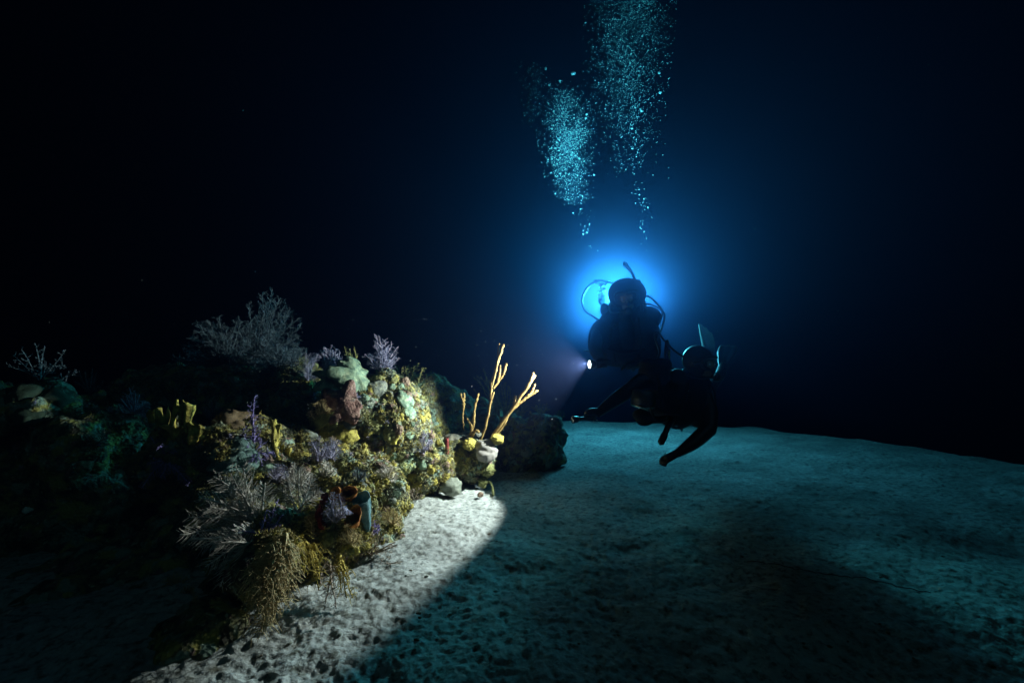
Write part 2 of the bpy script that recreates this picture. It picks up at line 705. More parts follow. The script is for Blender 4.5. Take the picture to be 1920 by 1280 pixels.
# ------------------------------------------------------------------ the reef rock
REEF_BLOBS = [  # photo position of the centre, distance, radii in metres
    (690, 802, 3.65, (.40, .45, .43)), (655, 945, 3.15, (.36, .36, .42)), (745, 800, 3.9, (.30, .35, .38)),
    (790, 880, 3.85, (.26, .32, .32)), (600, 1060, 2.55, (.27, .36, .32)), (680, 1020, 2.95, (.24, .3, .28)),
    (888, 862, 4.15, (.19, .2, .20)), (845, 880, 4.5, (.30, .3, .26)), (912, 850, 4.25, (.11, .12, .13)),
    (990, 848, 5.05, (.34, .45, .42)), (1030, 835, 5.2, (.15, .2, .24)), (900, 835, 5.6, (.6, .5, .5)), (780, 800, 5.4, (.7, .6, .6)),
    (430, 862, 2.85, (.40, .32, .26)), (335, 860, 2.75, (.22, .25, .26)), (520, 880, 3.0, (.3, .3, .22)),
    (430, 1010, 2.69, (.40, .34, .45)), (495, 1080, 2.35, (.2, .24, .37)), (508, 1055, 2.03, (.085, .15, .13)), (405, 1215, 1.88, (.17, .16, .10)), (655, 965, 2.52, (.17, .25, .22)),
    (330, 1150, 2.4, (.5, .4, .28)), (150, 1150, 2.4, (.6, .5, .28)), (100, 960, 3.0, (.8, .5, .5)), (250, 900, 3.3, (.5, .4, .45)),
    (430, 765, 4.3, (.75, .45, .40)), (560, 770, 4.1, (.35, .35, .40)), (330, 760, 4.6, (.6, .5, .4)),
    (60, 775, 2.95, (.24, .28, .22)), (110, 790, 3.0, (.2, .25, .2)), (180, 850, 3.0, (.3, .4, .26)),
    (1046, 800, 4.95, (.07, .12, .1)), (1048, 850, 4.95, (.06, .12, .1)), (960, 790, 4.9, (.14, .2, .09)), (1010, 783, 4.95, (.12, .2, .06)), (-120, 830, 3.8, (.7, .6, .55)), (-200, 1080, 2.8, (.9, .7, .7)),
    (560, 800, 5.2, (1.2, .7, .6)), (250, 830, 5.4, (1.3, .7, .6)), (-300, 830, 5.0, (1.5, 1.0, .8)), (-900, 900, 4.0, (2.0, 1.5, .9)),
    (-700, 1250, 2.4, (1.0, .8, .7)),
]
rb = MB()
for px, py, Y, r in REEF_BLOBS:
    rb.ellipsoid(at(px, py, Y), r, 3)
RV, RF, RN = remesh(rb, 0.030, 3)
# a lumpy, pitted surface: coarse swell, then knobs and fissures, then grain
RV = RV + RN * (0.07 * fbm(RV * 3.2, 2, 21))[:, None]
RV = RV + np.stack([fbm(RV * 5 + 3, 2, 51), fbm(RV * 5 + 8, 2, 52), fbm(RV * 5 + 15, 2, 53)], 1) * 0.03
kn = worley(RV * 8.5, 33)
RV = RV + RN * (0.062 * (0.55 - kn))[:, None]
kn2 = worley(RV * 19 + 0.5 * np.stack([fbm(RV * 9, 2, q) for q in (71, 72, 73)], 1), 34)
RV = RV + RN * (0.026 * (0.5 - kn2) * np.clip(0.7 + fbm(RV * 5, 2, 75), 0.1, 1.5) + 0.012 * fbm(RV * 30, 2, 12))[:, None]
link('reef_rock', mesh_from('reef_rock', RV, [RF], M['reef']), kind='structure')
BVH = BVHTree.FromPolygons([Vector(v) for v in RV], [tuple(f) for f in RF])
CAM0 = Vector((0, 0, CAMH))


def hit(px, py, Y=None, tol=9):
    """the point of the reef seen at a photo position, and its normal"""
    d = Vector(ray(px, py)).normalized()
    loc, n, i, dist = BVH.ray_cast(CAM0, d)
    if loc is None or (Y is not None and abs(loc.y - Y) > tol):
        return (np.array(at(px, py, Y or 3.5)), np.array([0, 0, 1.0]), False)
    return np.array(loc), np.array(n), True


def nearest(p):
    loc, n, i, d = BVH.find_nearest(Vector(p))
    return np.array(loc), np.array(n)


def unit(v):
    v = np.asarray(v, float)
    return v / (np.linalg.norm(v) + 1e-12)


def spline(pts, n):
    """Catmull-Rom through pts, n samples"""
    P = np.asarray(pts, float)
    if len(P) == 2:
        t = np.linspace(0, 1, n)[:, None]
        return P[0] * (1 - t) + P[1] * t
    P = np.concatenate([[2 * P[0] - P[1]], P, [2 * P[-1] - P[-2]]])
    m = len(P) - 3
    u = np.linspace(0, m, n)
    k = np.minimum(u.astype(int), m - 1)
    t = (u - k)[:, None]
    a, b, c, d = P[k], P[k + 1], P[k + 2], P[k + 3]
    return 0.5 * (2 * b + (c - a) * t + (2 * a - 5 * b + 4 * c - d) * t ** 2 + (3 * b - a - 3 * c + d) * t ** 3)


# ------------------------------------------------------------------ growth on the reef: builders
def knob_mesh(name, mat, seed, freq=2.6, amp=0.42, level=4, squash=0.75, grain=0.06):
    V, F = ICO(level)
    w = worley(V * freq + seed * 3.7, seed)
    w2 = worley(V * freq * 2.6 + seed, seed + 5)
    r = 0.72 + amp * (0.75 - w) + amp * 0.3 * (0.6 - w2) + grain * fbm(V * 9 + seed, 2, seed + 2) + 0.16 * vnoise(V * 1.3 + seed * 9.1, seed + 8)
    V2 = V * r[:, None]
    V2[:, 2] *= squash
    return mesh_from(name, V2, [F], mat)


def mound_mesh(name, mat, seed, squash=0.6):
    V, F = ICO(4)
    r = 0.9 + 0.17 * fbm(V * 1.7 + seed * 2.2, 2, seed) + 0.07 * (0.5 - worley(V * 5 + seed, seed)) + 0.05 * (0.5 - worley(V * 12 + seed, seed + 1)) + 0.04 * fbm(V * 11, 2, seed + 3)
    V2 = V * r[:, None]
    V2[:, 2] *= squash
    return mesh_from(name, V2, [F], mat)


def plate_arrays(seed, wob=0.16, up=-0.3, thick=0.09, seg=56, rings=12):
    a = np.arange(seg) * 2 * math.pi / seg
    ph = seed * 1.9
    rr = 1 + wob * np.sin(3 * a + ph) * .5 + wob * np.sin(5 * a + ph * 2) * .35 + wob * .5 * vnoise(np.stack([np.cos(a) * 3 + seed, np.sin(a) * 3, a * 0], 1), seed)
    top, bot = [], []
    for k in range(rings):
        t = k / (rings - 1)
        x, y = np.cos(a) * rr * t, np.sin(a) * rr * t
        z = up * t ** 2 + 0.07 * vnoise(np.stack([x * 2.5 + seed, y * 2.5, 0 * x], 1), seed + 1) * (0.3 + t) 
        e = thick * (1 - t ** 4) + 0.025
        z = z + 0.035 * fbm(np.stack([x * 6 + seed, y * 6, 0 * x], 1), 3, seed + 6) * min(1, .2 + t)
        top.append(np.stack([x, y, z + 0.012], 1))
        bot.append(np.stack([x * 0.97, y * 0.97, z - e], 1))
    V = np.concatenate(top + bot[::-1])
    n = 2 * rings
    i = np.arange(n - 1)[:, None] * seg
    k = np.arange(seg)[None, :]
    k2 = (k + 1) % seg
    return V, np.stack([i + k, i + k2, i + seg + k2, i + seg + k], -1).reshape(-1, 4)


def rot_from(n, spin=0.0):
    return (Vector(n).to_track_quat('Z', 'Y').to_matrix() @ Matrix.Rotation(spin, 3, 'Z'))


def tufty(seed, n=9, h=1.0, spread=0.9, r=0.05, twigs=3, sides=4):
    rs = np.random.default_rng(seed)
    mb = MB()
    for k in range(n):
        a = rs.uniform(0, 6.283)
        s = rs.uniform(.15, 1) * spread
        tip = np.array([math.cos(a) * s * .7, math.sin(a) * s * .7, h * rs.uniform(.6, 1) * (1 - .3 * s)])
        mid = tip * np.array([.35, .35, .55]) + rs.normal(0, .06, 3)
        c = spline([(0, 0, -.1), mid, tip], 6)
        mb.tube(c, np.linspace(r, r * .45, 6), sides)
        for j in range(twigs):
            p = c[rs.integers(2, 5)]
            q = p + unit(tip - mid + rs.normal(0, .5, 3)) * rs.uniform(.2, .42)
            mb.tube(spline([p, (p + q) / 2 + rs.normal(0, .03, 3), q], 4), np.linspace(r * .6, r * .3, 4), 3)
    return mb


FEATURES = []      # named things other growth is described by: (px, py, phrase)


def feature(px, py, phrase):
    FEATURES.append((px, py, phrase))


def blob_thing(name, label, cat, px, py, size, mesh, Y=None, n=None, spin=0, sink=0.3, squash=1.0, phrase=None, group=None):
    p, nn, ok = hit(px, py)
    if Y is not None:
        p = at(px, py, Y)
    if n is None:
        n = unit(nn * .7 + np.array([0, -.25, .5]))
    o = link(name, mesh, None, p - np.asarray(n) * size * sink)
    R = rot_from(n, spin).to_4x4()
    o.rotation_euler = R.to_euler()
    o.scale = (size, size, size * squash)
    tag(o, label, cat, group)
    if phrase:
        feature(px, py, phrase)
    return o


def branchy(name, label, cat, base, tips, mat, style='twig', r=0.006, step=0.02, twig=0.08, seed=1, sag=0.0, phrase=None, group=None,
            px=None, part='branch', sides=5, jitter=0.02, curl=0.3, trunk=0.0, label_parts=None):
    """a branching soft coral or weed: one child per main branch; its side twigs are a sub-part"""
    rs = np.random.default_rng(seed)
    base = np.asarray(base, float)
    root = thing(name, label, cat, base, group)
    for tip in tips:
        tip = np.asarray(tip, float)
        v = tip - base
        L = np.linalg.norm(v)
        if L < 1e-3:
            continue
        side = unit(np.cross(v, rs.normal(0, 1, 3)))
        mid = base + v * rs.uniform(.4, .55) + side * L * rs.normal(0, .07) + np.array([0, 0, sag * L])
        nseg = max(8, int(L / 0.02))
        c = spline([base + rs.normal(0, .004, 3), mid, tip], nseg)
        c[1:-1] += np.stack([vnoise(np.c_[np.arange(nseg) * .5, np.full(nseg, seed * 7.7), np.full(nseg, tip[0] * 9)], q) for q in (1, 2, 3)], 1)[1:-1] * jitter * L * .5
        mb = MB()
        mb.tube(c, np.linspace(r * 1.25, r * .55, nseg), sides)
        bo = link(part, mb.mesh(part, mat, org=base), root)
        tw = MB()
        d = np.linalg.norm(np.diff(c, axis=0), axis=1).sum()
        nt = max(3, int(d / step))
        view = unit(c[nseg // 2] - np.array([0, 0, CAMH]))
        for k in range(nt):
            t = 0.16 + 0.84 * (k + rs.uniform(-.2, .2)) / nt
            t = min(max(t, .1), .995)
            i = t * (nseg - 1)
            i0 = min(int(i), nseg - 2)
            p = c[i0] + (c[i0 + 1] - c[i0]) * (i - i0)
            tan = unit(c[i0 + 1] - c[i0])
            if style == 'feather':
                lat = unit(np.cross(tan, view))
                for sgn in (-1, 1):
                    ll = twig * (1.0 - .55 * t ** 3) * min(1, .45 + 2.5 * (t - .1)) * rs.uniform(.7, 1.15)
                    q1 = p + (lat * sgn * .62 + tan * .5) * ll * .5 + rs.normal(0, .05, 3) * ll
                    q2 = p + (lat * sgn * .75 + tan * .85) * ll + rs.normal(0, .09, 3) * ll + np.array([0, 0, -.1 * ll])
                    tw.tube(spline([p, q1, q2], 5), np.linspace(r * .42, r * .22, 5), 3, False)
            elif style == 'twig':
                dirv = unit(tan * rs.uniform(.3, 1) + unit(np.cross(tan, rs.normal(0, 1, 3))) * rs.uniform(.5, 1.2))
                ll = twig * rs.uniform(.4, 1.2) * (1.1 - .5 * t)
                q = p + dirv * ll
                m_ = (p + q) / 2 + rs.normal(0, curl * .2, 3) * ll
                cc = spline([p, m_, q], 5)
                tw.tube(cc, np.linspace(r * .55, r * .28, 5), 3, False)
                for j in range(2):
                    s = cc[rs.integers(1, 4)]
                    e = s + unit(dirv + rs.normal(0, .8, 3)) * ll * rs.uniform(.3, .6)
                    tw.tube(spline([s, (s + e) / 2 + rs.normal(0, .05, 3) * ll, e], 4), np.linspace(r * .4, r * .22, 4), 3, False)
            else:   # hanging, curling weed
                dirv = unit(unit(np.cross(tan, rs.normal(0, 1, 3))) + tan * rs.uniform(0, .6))
                ll = twig * rs.uniform(.5, 1.3)
                q1 = p + dirv * ll * .55 + np.array([0, 0, .12 * ll])
                q2 = q1 + unit(dirv * .4 + np.array([rs.normal(0, .4), rs.normal(0, .4), -.8])) * ll * .6
                tw.tube(spline([p, q1, q2], 5), np.linspace(r * .5, r * .2, 5), 3, False)
        link('pinnule' if style == 'feather' else 'twig', tw.mesh('twig', mat, org=base), bo, kind='stuff')
    if phrase:
        q = px or to_px(base)
        feature(q[0], q[1], phrase)
    return root


def fan_tips(px, py, w, h, Y, n, seed, dY=0.12, a0=-1.2, a1=1.2):
    """tips spread over the outline of a bush: centred over a base at (px,py), w and h in photo pixels"""
    rs = np.random.default_rng(seed)
    out = []
    for k in range(n):
        a = a0 + (a1 - a0) * (k + rs.uniform(.1, .9)) / n
        s = rs.uniform(.68, 1.0)
        out.append(at(px + math.sin(a) * w * s, py - math.cos(a) * h * s, Y + rs.uniform(-dY, dY)))
    return out


# ------------------------------------------------------------------ the tan sea rods on the far knoll
def rods(name, label, base, forks, phrase=None):
    root = thing(name, label, 'sea rod', base)
    for pts, r0, r1 in forks:
        c = spline(pts, 44)
        n = len(c)
        c[2:-2] += np.stack([vnoise(np.c_[np.arange(n) * .3, np.full(n, r1 * 700 + c[-1, 0] * 30), np.zeros(n)], q) for q in (5, 6, 7)], 1)[2:-2] * .004
        rad = 1.08 * np.linspace(r0, r1, n) * (1 + .14 * vnoise(np.c_[np.arange(n) * .55, np.full(n, r0 * 900), np.zeros(n)], 4))
        rad[-1] *= .8
        mb = MB()
        mb.tube(c, rad, 8)
        link('branch', mb.mesh('branch', M['rod'], org=base), root)
    if phrase:
        feature(*to_px(base), phrase)
    return root


Yr = 3.98
b0 = nearest(at(914, 812, Yr))[0]
rods('sea_rod', 'tall tan sea rod rising nearly upright from the knoll, forked at its top', b0, [
    ([b0, at(913, 790, Yr), at(918, 765, Yr), at(926, 735, Yr)], .010, .008),
    ([at(920, 755, Yr), at(923, 715, Yr), at(933, 680, Yr), at(944, 646, Yr)], .011, .013),
    ([at(923, 722, Yr), at(931, 690, Yr - .02), at(934, 668, Yr), at(936, 644, Yr)], .010, .007),
    ([at(925, 728, Yr), at(940, 708, Yr + .02), at(946, 694, Yr), at(949, 682, Yr)], .012, .010),
    ([at(933, 717, Yr), at(937, 700, Yr), at(938, 685, Yr)], .010, .008),
], 'upright tan sea rod')
b0 = nearest(at(928, 812, Yr + .02))[0]
rods('sea_rod', 'long tan sea rod leaning right towards the lit torch with pale club tips', b0, [
    ([b0, at(938, 796, Yr), at(962, 764, Yr - .02), at(980, 738, Yr - .03), at(1003, 704, Yr - .05)], .013, .014),
    ([at(984, 732, Yr - .03), at(995, 712, Yr - .05), at(1000, 700, Yr - .05)], .012, .014),
    ([at(955, 774, Yr), at(974, 755, Yr), at(992, 742, Yr), at(1008, 732, Yr)], .013, .010),
    ([at(985, 747, Yr), at(997, 735, Yr), at(1003, 721, Yr)], .012, .010),
    ([at(963, 762, Yr), at(965, 750, Yr), at(966, 742, Yr)], .009, .009),
    ([b0 + np.array([.01, 0, 0]), at(945, 795, Yr + .03), at(952, 780, Yr + .03)], .012, .008),
], 'leaning sea rod')
b0 = nearest(at(890, 812, Yr))[0]
rods('sea_rod', 'small tan sea rod with one straight stalk and a low forked stub', b0, [
    ([b0, at(888, 795, Yr), at(889, 775, Yr), at(893, 752, Yr), at(897, 738, Yr)], .010, .009),
    ([b0, at(884, 800, Yr), at(880, 790, Yr), at(876, 785, Yr)], .010, .009),
    ([at(884, 800, Yr), at(884, 790, Yr), at(885, 786, Yr)], .009, .008),
    ([b0 + np.array([.0, 0, 0]), at(892, 808, Yr), at(898, 810, Yr - .02)], .012, .012),
], 'small sea rod')
b0 = nearest(at(868, 815, 4.2))[0]
rods('sea_rod', 'short reddish tan sea rod leftmost on the knoll, split in two at its tip', b0, [
    ([b0, at(868, 790, 4.2), at(869, 765, 4.2)], .006, .007),
    ([at(869, 766, 4.2), at(868, 752, 4.2), at(863, 738, 4.2)], .010, .009),
    ([at(869, 764, 4.2), at(870, 752, 4.2), at(870, 737, 4.2)], .010, .009),
], 'short sea rod')

# ------------------------------------------------------------------ sponges and hard corals one can single out
def vase(name, label, cat, p, h, r_top, r_bot, mat, lean=(0, 0, 1), seed=1, rim=0.12, phrase=None, oval=1.0, belly=0.0):
    rs = np.random.default_rng(seed)
    seg = 28
    a = np.arange(seg) * 2 * math.pi / seg
    wob = .09 * np.sin(2 * a + seed) + .06 * np.sin(3 * a + seed * 2) + .04 * np.sin(7 * a)
    out = [(r_bot * .7, -.04 * h)] + [(r_bot + (r_top - r_bot) * t ** .8 + belly * math.sin(t * math.pi), t * h) for t in np.linspace(0, 1, 9)]
    th = r_top * rim
    inn = [(r_top - th * .5, h * 1.012)] + [(max(.002, r_bot + (r_top - r_bot) * t ** .8 + belly * math.sin(t * math.pi) - th), t * h) for t in np.linspace(.97, .15, 7)] + [(0.001, .12 * h)]
    mb = MB()
    mb.lathe(out + inn, seg, wob=wob)
    V, fs = mb.arrays()
    V[:, 2] += .10 * r_top * np.sin(2 * np.arctan2(V[:, 1], V[:, 0]) + seed) * (V[:, 2] / h) + .05 * r_top * vnoise(V * 40, seed)
    V[:, 0] *= oval
    V += .03 * r_top * fbm(V * 60 / max(h, .05) * .1 + seed, 2, seed)[:, None]
    me = mesh_from(name, V, fs, mat)
    o = link(name, me, None, p)
    o.rotation_euler = rot_from(unit(lean), seed).to_4x4().to_euler()
    tag(o, label, cat)
    if phrase:
        feature(*to_px(np.asarray(p) + np.asarray(unit(lean)) * h * .5), phrase)
    return o


def surf(px, py, off=0.0):
    p, n, ok = hit(px, py)
    return p + n * off


p = surf(694, 985)
vase('vase_sponge', 'tall blue green vase sponge with a pale rim near the white sand', 'sponge', p + np.array([.0, -.05, 0]), .20, .048, .02,
     M['bluegreen'], lean=(-.03, -.5, 1), seed=2, rim=.2, phrase='blue green vase sponge')
p = surf(643, 935)
vase('tube_sponge', 'orange tube sponge with a dark mouth, left one of the orange pair', 'sponge', p, .07, .034, .024, M['orange'], lean=(-.35, -.8, .6), seed=3, rim=.35)
p = surf(660, 932)
vase('tube_sponge', 'orange tube sponge with a ring shaped yellow rim, right one of the orange pair', 'sponge', p + np.array([0, -.03, 0]), .085, .036, .024, M['orange'], lean=(.2, -.8, .65),
     seed=5, rim=.3, phrase='orange tube sponges')
p = surf(668, 985)
vase('cup_sponge', 'folded orange brown cup sponge below the orange tube sponges', 'sponge', p, .105, .058, .016, M['orange'], lean=(.1, -.75, .7), seed=9, rim=.12, oval=.6, phrase='orange brown cup sponge')
blob_thing('barrel_sponge', 'smooth grey rounded barrel sponge on the knoll under the sea rods', 'sponge', 912, 845, .105, mound_mesh('barrel_sponge', M['grey'], 61, .95), Y=3.98, n=unit((.05, -.2, 1)), sink=0, phrase='grey barrel sponge')
p = surf(838, 850)
vase('finger_sponge', 'thin red finger sponge standing below the dark flat plate coral', 'sponge', p, .13, .013, .02, M['red'], lean=(.03, -.2, 1), seed=7, rim=.5, phrase='red finger sponge')
c = [surf(x, y, .03) for x, y in ((612, 985), (608, 965), (612, 945), (618, 930))]
mb = MB()
mb.tube(spline(c, 24), .016 * (1 + .2 * np.sin(np.arange(24))), 8)
o = link('rope_sponge', mb.mesh('rope_sponge', M['red'], org=c[0]), None, c[0])
tag(o, 'dark red rope sponge climbing the reef beside the orange tube sponges', 'sponge')
feature(612, 955, 'dark red rope sponge')

blob_thing('yellow_sponge', 'bright yellow lumpy sponge at the foot of the leaning sea rod', 'sponge', 934, 820, .062, knob_mesh('yellow_lump', M['mustard'], 3, 5.0, .5, 4, .8, .12), Y=3.95, n=unit((.5, -.4, .7)), phrase='bright yellow lumpy sponge')
blob_thing('yellow_sponge', 'shaggy yellow sponge hanging under the grey barrel sponge', 'sponge', 918, 882, .062, knob_mesh('shaggy_lump', M['olive'], 8, 6.5, .6, 4, .8, .16), Y=4.02, n=unit((.4, -.7, .1)), phrase='shaggy yellow sponge')
blob_thing('yellow_sponge', 'pale yellow knobby sponge left of the grey barrel sponge', 'sponge', 880, 830, .06, knob_mesh('pale_knobs', M['mustard'], 11, 5.5, .6, 4, .8, .12), Y=3.97, n=unit((0, -.5, .7)), phrase='pale yellow knobby sponge')
blob_thing('encrusting_sponge', 'small olive crust sponge trailing down below the shaggy yellow sponge', 'sponge', 905, 903, .05, knob_mesh('olive_trail', M['olive'], 12, 3.5, .5), Y=4.02, n=unit((0, -.8, .2)))
blob_thing('boulder_coral', 'grey green dome coral standing at the far end of the white sand patch', 'coral', 846, 905, .095, mound_mesh('far_dome', M['greygreen'], 4, .85), Y=3.72, n=unit((.1, -.3, 1)), phrase='grey green dome coral')
blob_thing('pebble', 'lone brownish pebble on the white sand below the shaggy yellow sponge', 'pebble', 901, 927, .032, knob_mesh('pebble', M['pink'], 14, 2, .3), Y=3.72, n=np.array([0, 0, 1.0]), sink=0)
c = [floor_at(908, 918) + np.array([0, 0, .02]), floor_at(915, 916) + np.array([0, 0, .06]), floor_at(922, 920) + np.array([0, 0, .05]), floor_at(925, 930) + np.array([0, 0, .01])]
mb = MB()
mb.tube(spline(c, 16), .011, 7)
o = link('sponge_tube', mb.mesh('sponge_tube', M['olive'], org=c[0]), None, c[0])
tag(o, 'olive arching tube sponge touching down beside the lone pebble on the sand', 'sponge')


def plates(name, label, px, py, specs, mat, Y=None, n=None, phrase=None, cat='coral', out=0.0, wob=0.16):
    p, nn, ok = hit(px, py)
    if Y is not None:
        p = at(px, py, Y)
    root = thing(name, label, cat, p)
    off = out * unit(nn + np.array([.5, -.6, .2]))
    for k, (dx, dz, dy, s, nx, ny, nz, sd) in enumerate(specs):
        V, F = plate_arrays(sd, wob)
        R = np.array(rot_from(unit((nx, ny, nz)), sd * 1.3))
        W = (V * s) @ R.T + np.array([dx, dy, dz]) + off
        link('plate', mesh_from('plate', W, [F], mat), root)
    if phrase:
        feature(px, py, phrase)
    return root


plates('plate_coral', 'pair of dark flat table corals left of the grey barrel sponge', 862, 812, [(-.06, .0, -.08, .085, .0, -.1, 1, 3), (.07, .0, .08, .13, -.06, -.02, 1, 5)], M['darkplate'], Y=4.05, phrase='dark flat table corals')
plates('plate_coral', 'large pale tent shaped leaf coral near the reef top', 655, 708, [(.05, .02, -.02, .17, .6, -.45, .7, 7), (-.10, .0, -.03, .15, .1, -.5, .85, 9), (.10, -.07, -.03, .09, .8, -.4, .4, 27)], M['palegreen'], out=.05, wob=.36, phrase='pale tent shaped leaf coral')
plates('plate_coral', 'dull maroon upright plate coral below the pale tent shaped leaf coral', 650, 752, [(0, 0, -.05, .13, .4, -.9, .25, 4), (-.06, -.06, -.03, .08, .3, -.8, .5, 28)], M['maroon'], out=.03, wob=.34, phrase='maroon plate coral')
plates('plate_coral', 'dark drooping plate coral left of the maroon plate coral', 600, 770, [(0, 0, -.03, .14, -.55, -.6, .55, 6), (.04, -.06, -.03, .1, -.3, -.8, .5, 8)], M['olive'], phrase='dark drooping plate coral')
plates('plate_coral', 'cluster of pale green shingled leaf corals right of the maroon plate', 752, 752, [(-.05, .08, 0, .075, .6, -.5, .6, 2), (.05, .03, -.02, .08, .7, -.5, .5, 5), (-.01, -.05, -.04, .085, .6, -.6, .55, 11), (.09, -.07, -.02, .07, .8, -.4, .5, 14), (-.08, -.02, -.03, .07, .6, -.6, .5, 18), (.04, -.13, -.04, .08, .65, -.6, .4, 19)],
       M['palegreen'], phrase='pale green shingled leaf corals')
plates('plate_coral', 'grey rounded leaf coral between the maroon plate and the pale shingled corals', 715, 730, [(0, .0, -.03, .085, .6, -.7, .35, 13), (.03, -.09, -.05, .075, .6, -.6, .5, 15)], M['greygreen'], phrase='grey rounded leaf coral')
plates('plate_coral', 'mustard leaf coral drooping below the maroon plate coral', 640, 800, [(0, 0, -.03, .09, .4, -.6, .6, 12), (.07, -.03, -.05, .075, .5, -.7, .5, 17)], M['mustard'], phrase='mustard leaf coral')
blob_thing('boulder_coral', 'rounded mound coral, half pale green and half yellow, in the middle of the lit reef', 'coral', 758, 858, .125, knob_mesh('two_tone', organic('two_tone_coral', (.10, .16, .12), (.20, .20, .06), 3.5, c3=(.24, .22, .08), bump=.8, dist=.012), 6, 5.5, .22, 4, .8, .09), n=unit((.2, -.7, .6)), sink=.45,
           phrase='two tone mound coral')
blob_thing('brown_sponge', 'broad brown dome sponge with pale marks on the left ledge', 'sponge', 432, 790, .125, mound_mesh('brown_dome', M['brown'], 9, .7), n=unit((0, -.3, 1)), sink=.1, phrase='brown dome sponge')
blob_thing('boulder_coral', 'blue green grooved brain coral below the brown dome sponge', 'coral', 430, 845, .16, knob_mesh('brain', organic('brain_coral', (.09, .17, .15), (.22, .34, .29), 30, bump=.9, dist=.015), 21, 4.5, .2, 4, .7), n=unit((.1, -.7, .7)), sink=.5,
           phrase='blue green brain coral')
blob_thing('boulder_coral', 'small pale checkered coral knob below the blue green brain coral', 'coral', 410, 868, .055, knob_mesh('checker', M['greygreen'], 22, 5, .3), n=unit((0, -.9, .4)), phrase='checkered coral knob')
blob_thing('barnacle', 'white barnacle in the dark hollow above the two tone mound coral', 'barnacle', 656, 823, .022, knob_mesh('barnacle', M['white'], 30, 3, .4, 3), sink=-.2, phrase='white barnacle')


def frill(name, label, px, py, blades, mat, phrase=None, Y=None):
    """upright wavy sponge blades: each a thick folded sheet"""
    p = surf(px, py) if Y is None else at(px, py, Y)
    root = thing(name, label, 'sponge', p)
    for k, (dx, dz, w, h, yaw, lean, sd) in enumerate(blades):
        nu, nv = 14, 12
        u, v = np.meshgrid(np.linspace(-1, 1, nu), np.linspace(0, 1, nv))
        edge = 1 + .25 * vnoise(np.stack([u.ravel() * 3 + sd, v.ravel() * 0, v.ravel() * 0 + sd], 1), sd).reshape(u.shape)
        x = u * w * (.45 + .55 * v) * (1 + .18 * vnoise(np.stack([v.ravel() * 5, u.ravel() * 0 + sd, u.ravel() * 0], 1), sd + 3).reshape(u.shape))
        z = v * h * edge
        y = .35 * w * np.sin(u * 2.6 + sd + v * 1.5) + .2 * w * np.sin(v * 5 + sd) + lean * v * h
        S = np.stack([x, y, z], -1)
        gy = np.array([0, 1, 0])
        th = (.12 * w * (1 - .5 * v) + .004)[..., None]
        A = (S - gy * th).reshape(-1, 3)
        B = (S + gy * th).reshape(-1, 3)
        i = np.arange(nv - 1)[:, None] * nu
        q = np.arange(nu - 1)[None, :]
        F = np.stack([i + q, i + q + 1, i + nu + q + 1, i + nu + q], -1).reshape(-1, 4)
        m = nu * nv
        rim = list(range(nu)) + [r_ * nu + nu - 1 for r_ in range(1, nv)] + [(nv - 1) * nu + c_ for c_ in range(nu - 2, -1, -1)] + [r_ * nu for r_ in range(nv - 2, 0, -1)]
        rim = np.array(rim)
        rn = np.roll(rim, -1)
        G = np.stack([rn, rim, rim + m, rn + m], 1)
        V = np.concatenate([A, B])
        c_, s_ = math.cos(yaw), math.sin(yaw)
        V = np.stack([V[:, 0] * c_ - V[:, 1] * s_ + dx, V[:, 0] * s_ + V[:, 1] * c_ - .02, V[:, 2] + dz], 1)
        link('blade', mesh_from('blade', V, [F, F[:, ::-1] + m, G], mat), root)
    if phrase:
        feature(px, py, phrase)
    return root


frill('leafy_sponge', 'mustard leafy sponge with frilled upright blades on the left ledge', 335, 812,
      [(-.08, -.02, .035, .15, .5, .1, 1), (-.02, -.04, .03, .2, -.6, .05, 2), (.05, .0, .045, .17, .2, -.1, 3), (.10, -.06, .05, .11, -.3, -.2, 4), (-.13, .06, .04, .07, .9, 0, 5), (.01, -.03, .06, .08, 0, -.3, 6)],
      M['mustard'], 'mustard leafy sponge')
frill('leafy_sponge', 'narrow yellow frilled sponge at the right end of the left ledge', 517, 835, [(0, 0, .03, .13, .2, .1, 11), (.03, -.08, .035, .1, .8, .2, 12), (-.05, .0, .03, .06, -.4, 0, 13)], M['mustard'], 'narrow yellow frilled sponge')
frill('leafy_sponge', 'tiny bright yellow frill in the dark gap right of the left ledge', 543, 852, [(0, 0, .022, .04, .4, -.2, 15)], M['mustard'])
frill('leafy_sponge', 'bright yellow leaf sponge standing on the two tone mound coral', 737, 832, [(0, 0, .03, .09, .3, -.1, 21), (.02, 0, .03, .06, -.5, -.1, 22)], M['mustard'], 'bright yellow leaf sponge')
frill('leafy_sponge', 'mustard strip sponge hanging left of the dark red rope sponge', 590, 985, [(0, -.05, .03, .1, .3, -.1, 24), (.01, -.1, .025, .09, -.3, -.1, 25)], M['mustard'], 'mustard strip sponge')
plates('plate_coral', 'thin yellow edged shelf coral above the dark hollow right of the purple bush', 555, 972, [(0, 0, -.06, .10, .05, -.15, 1, 33)], M['mustard'], phrase='yellow edged shelf coral')

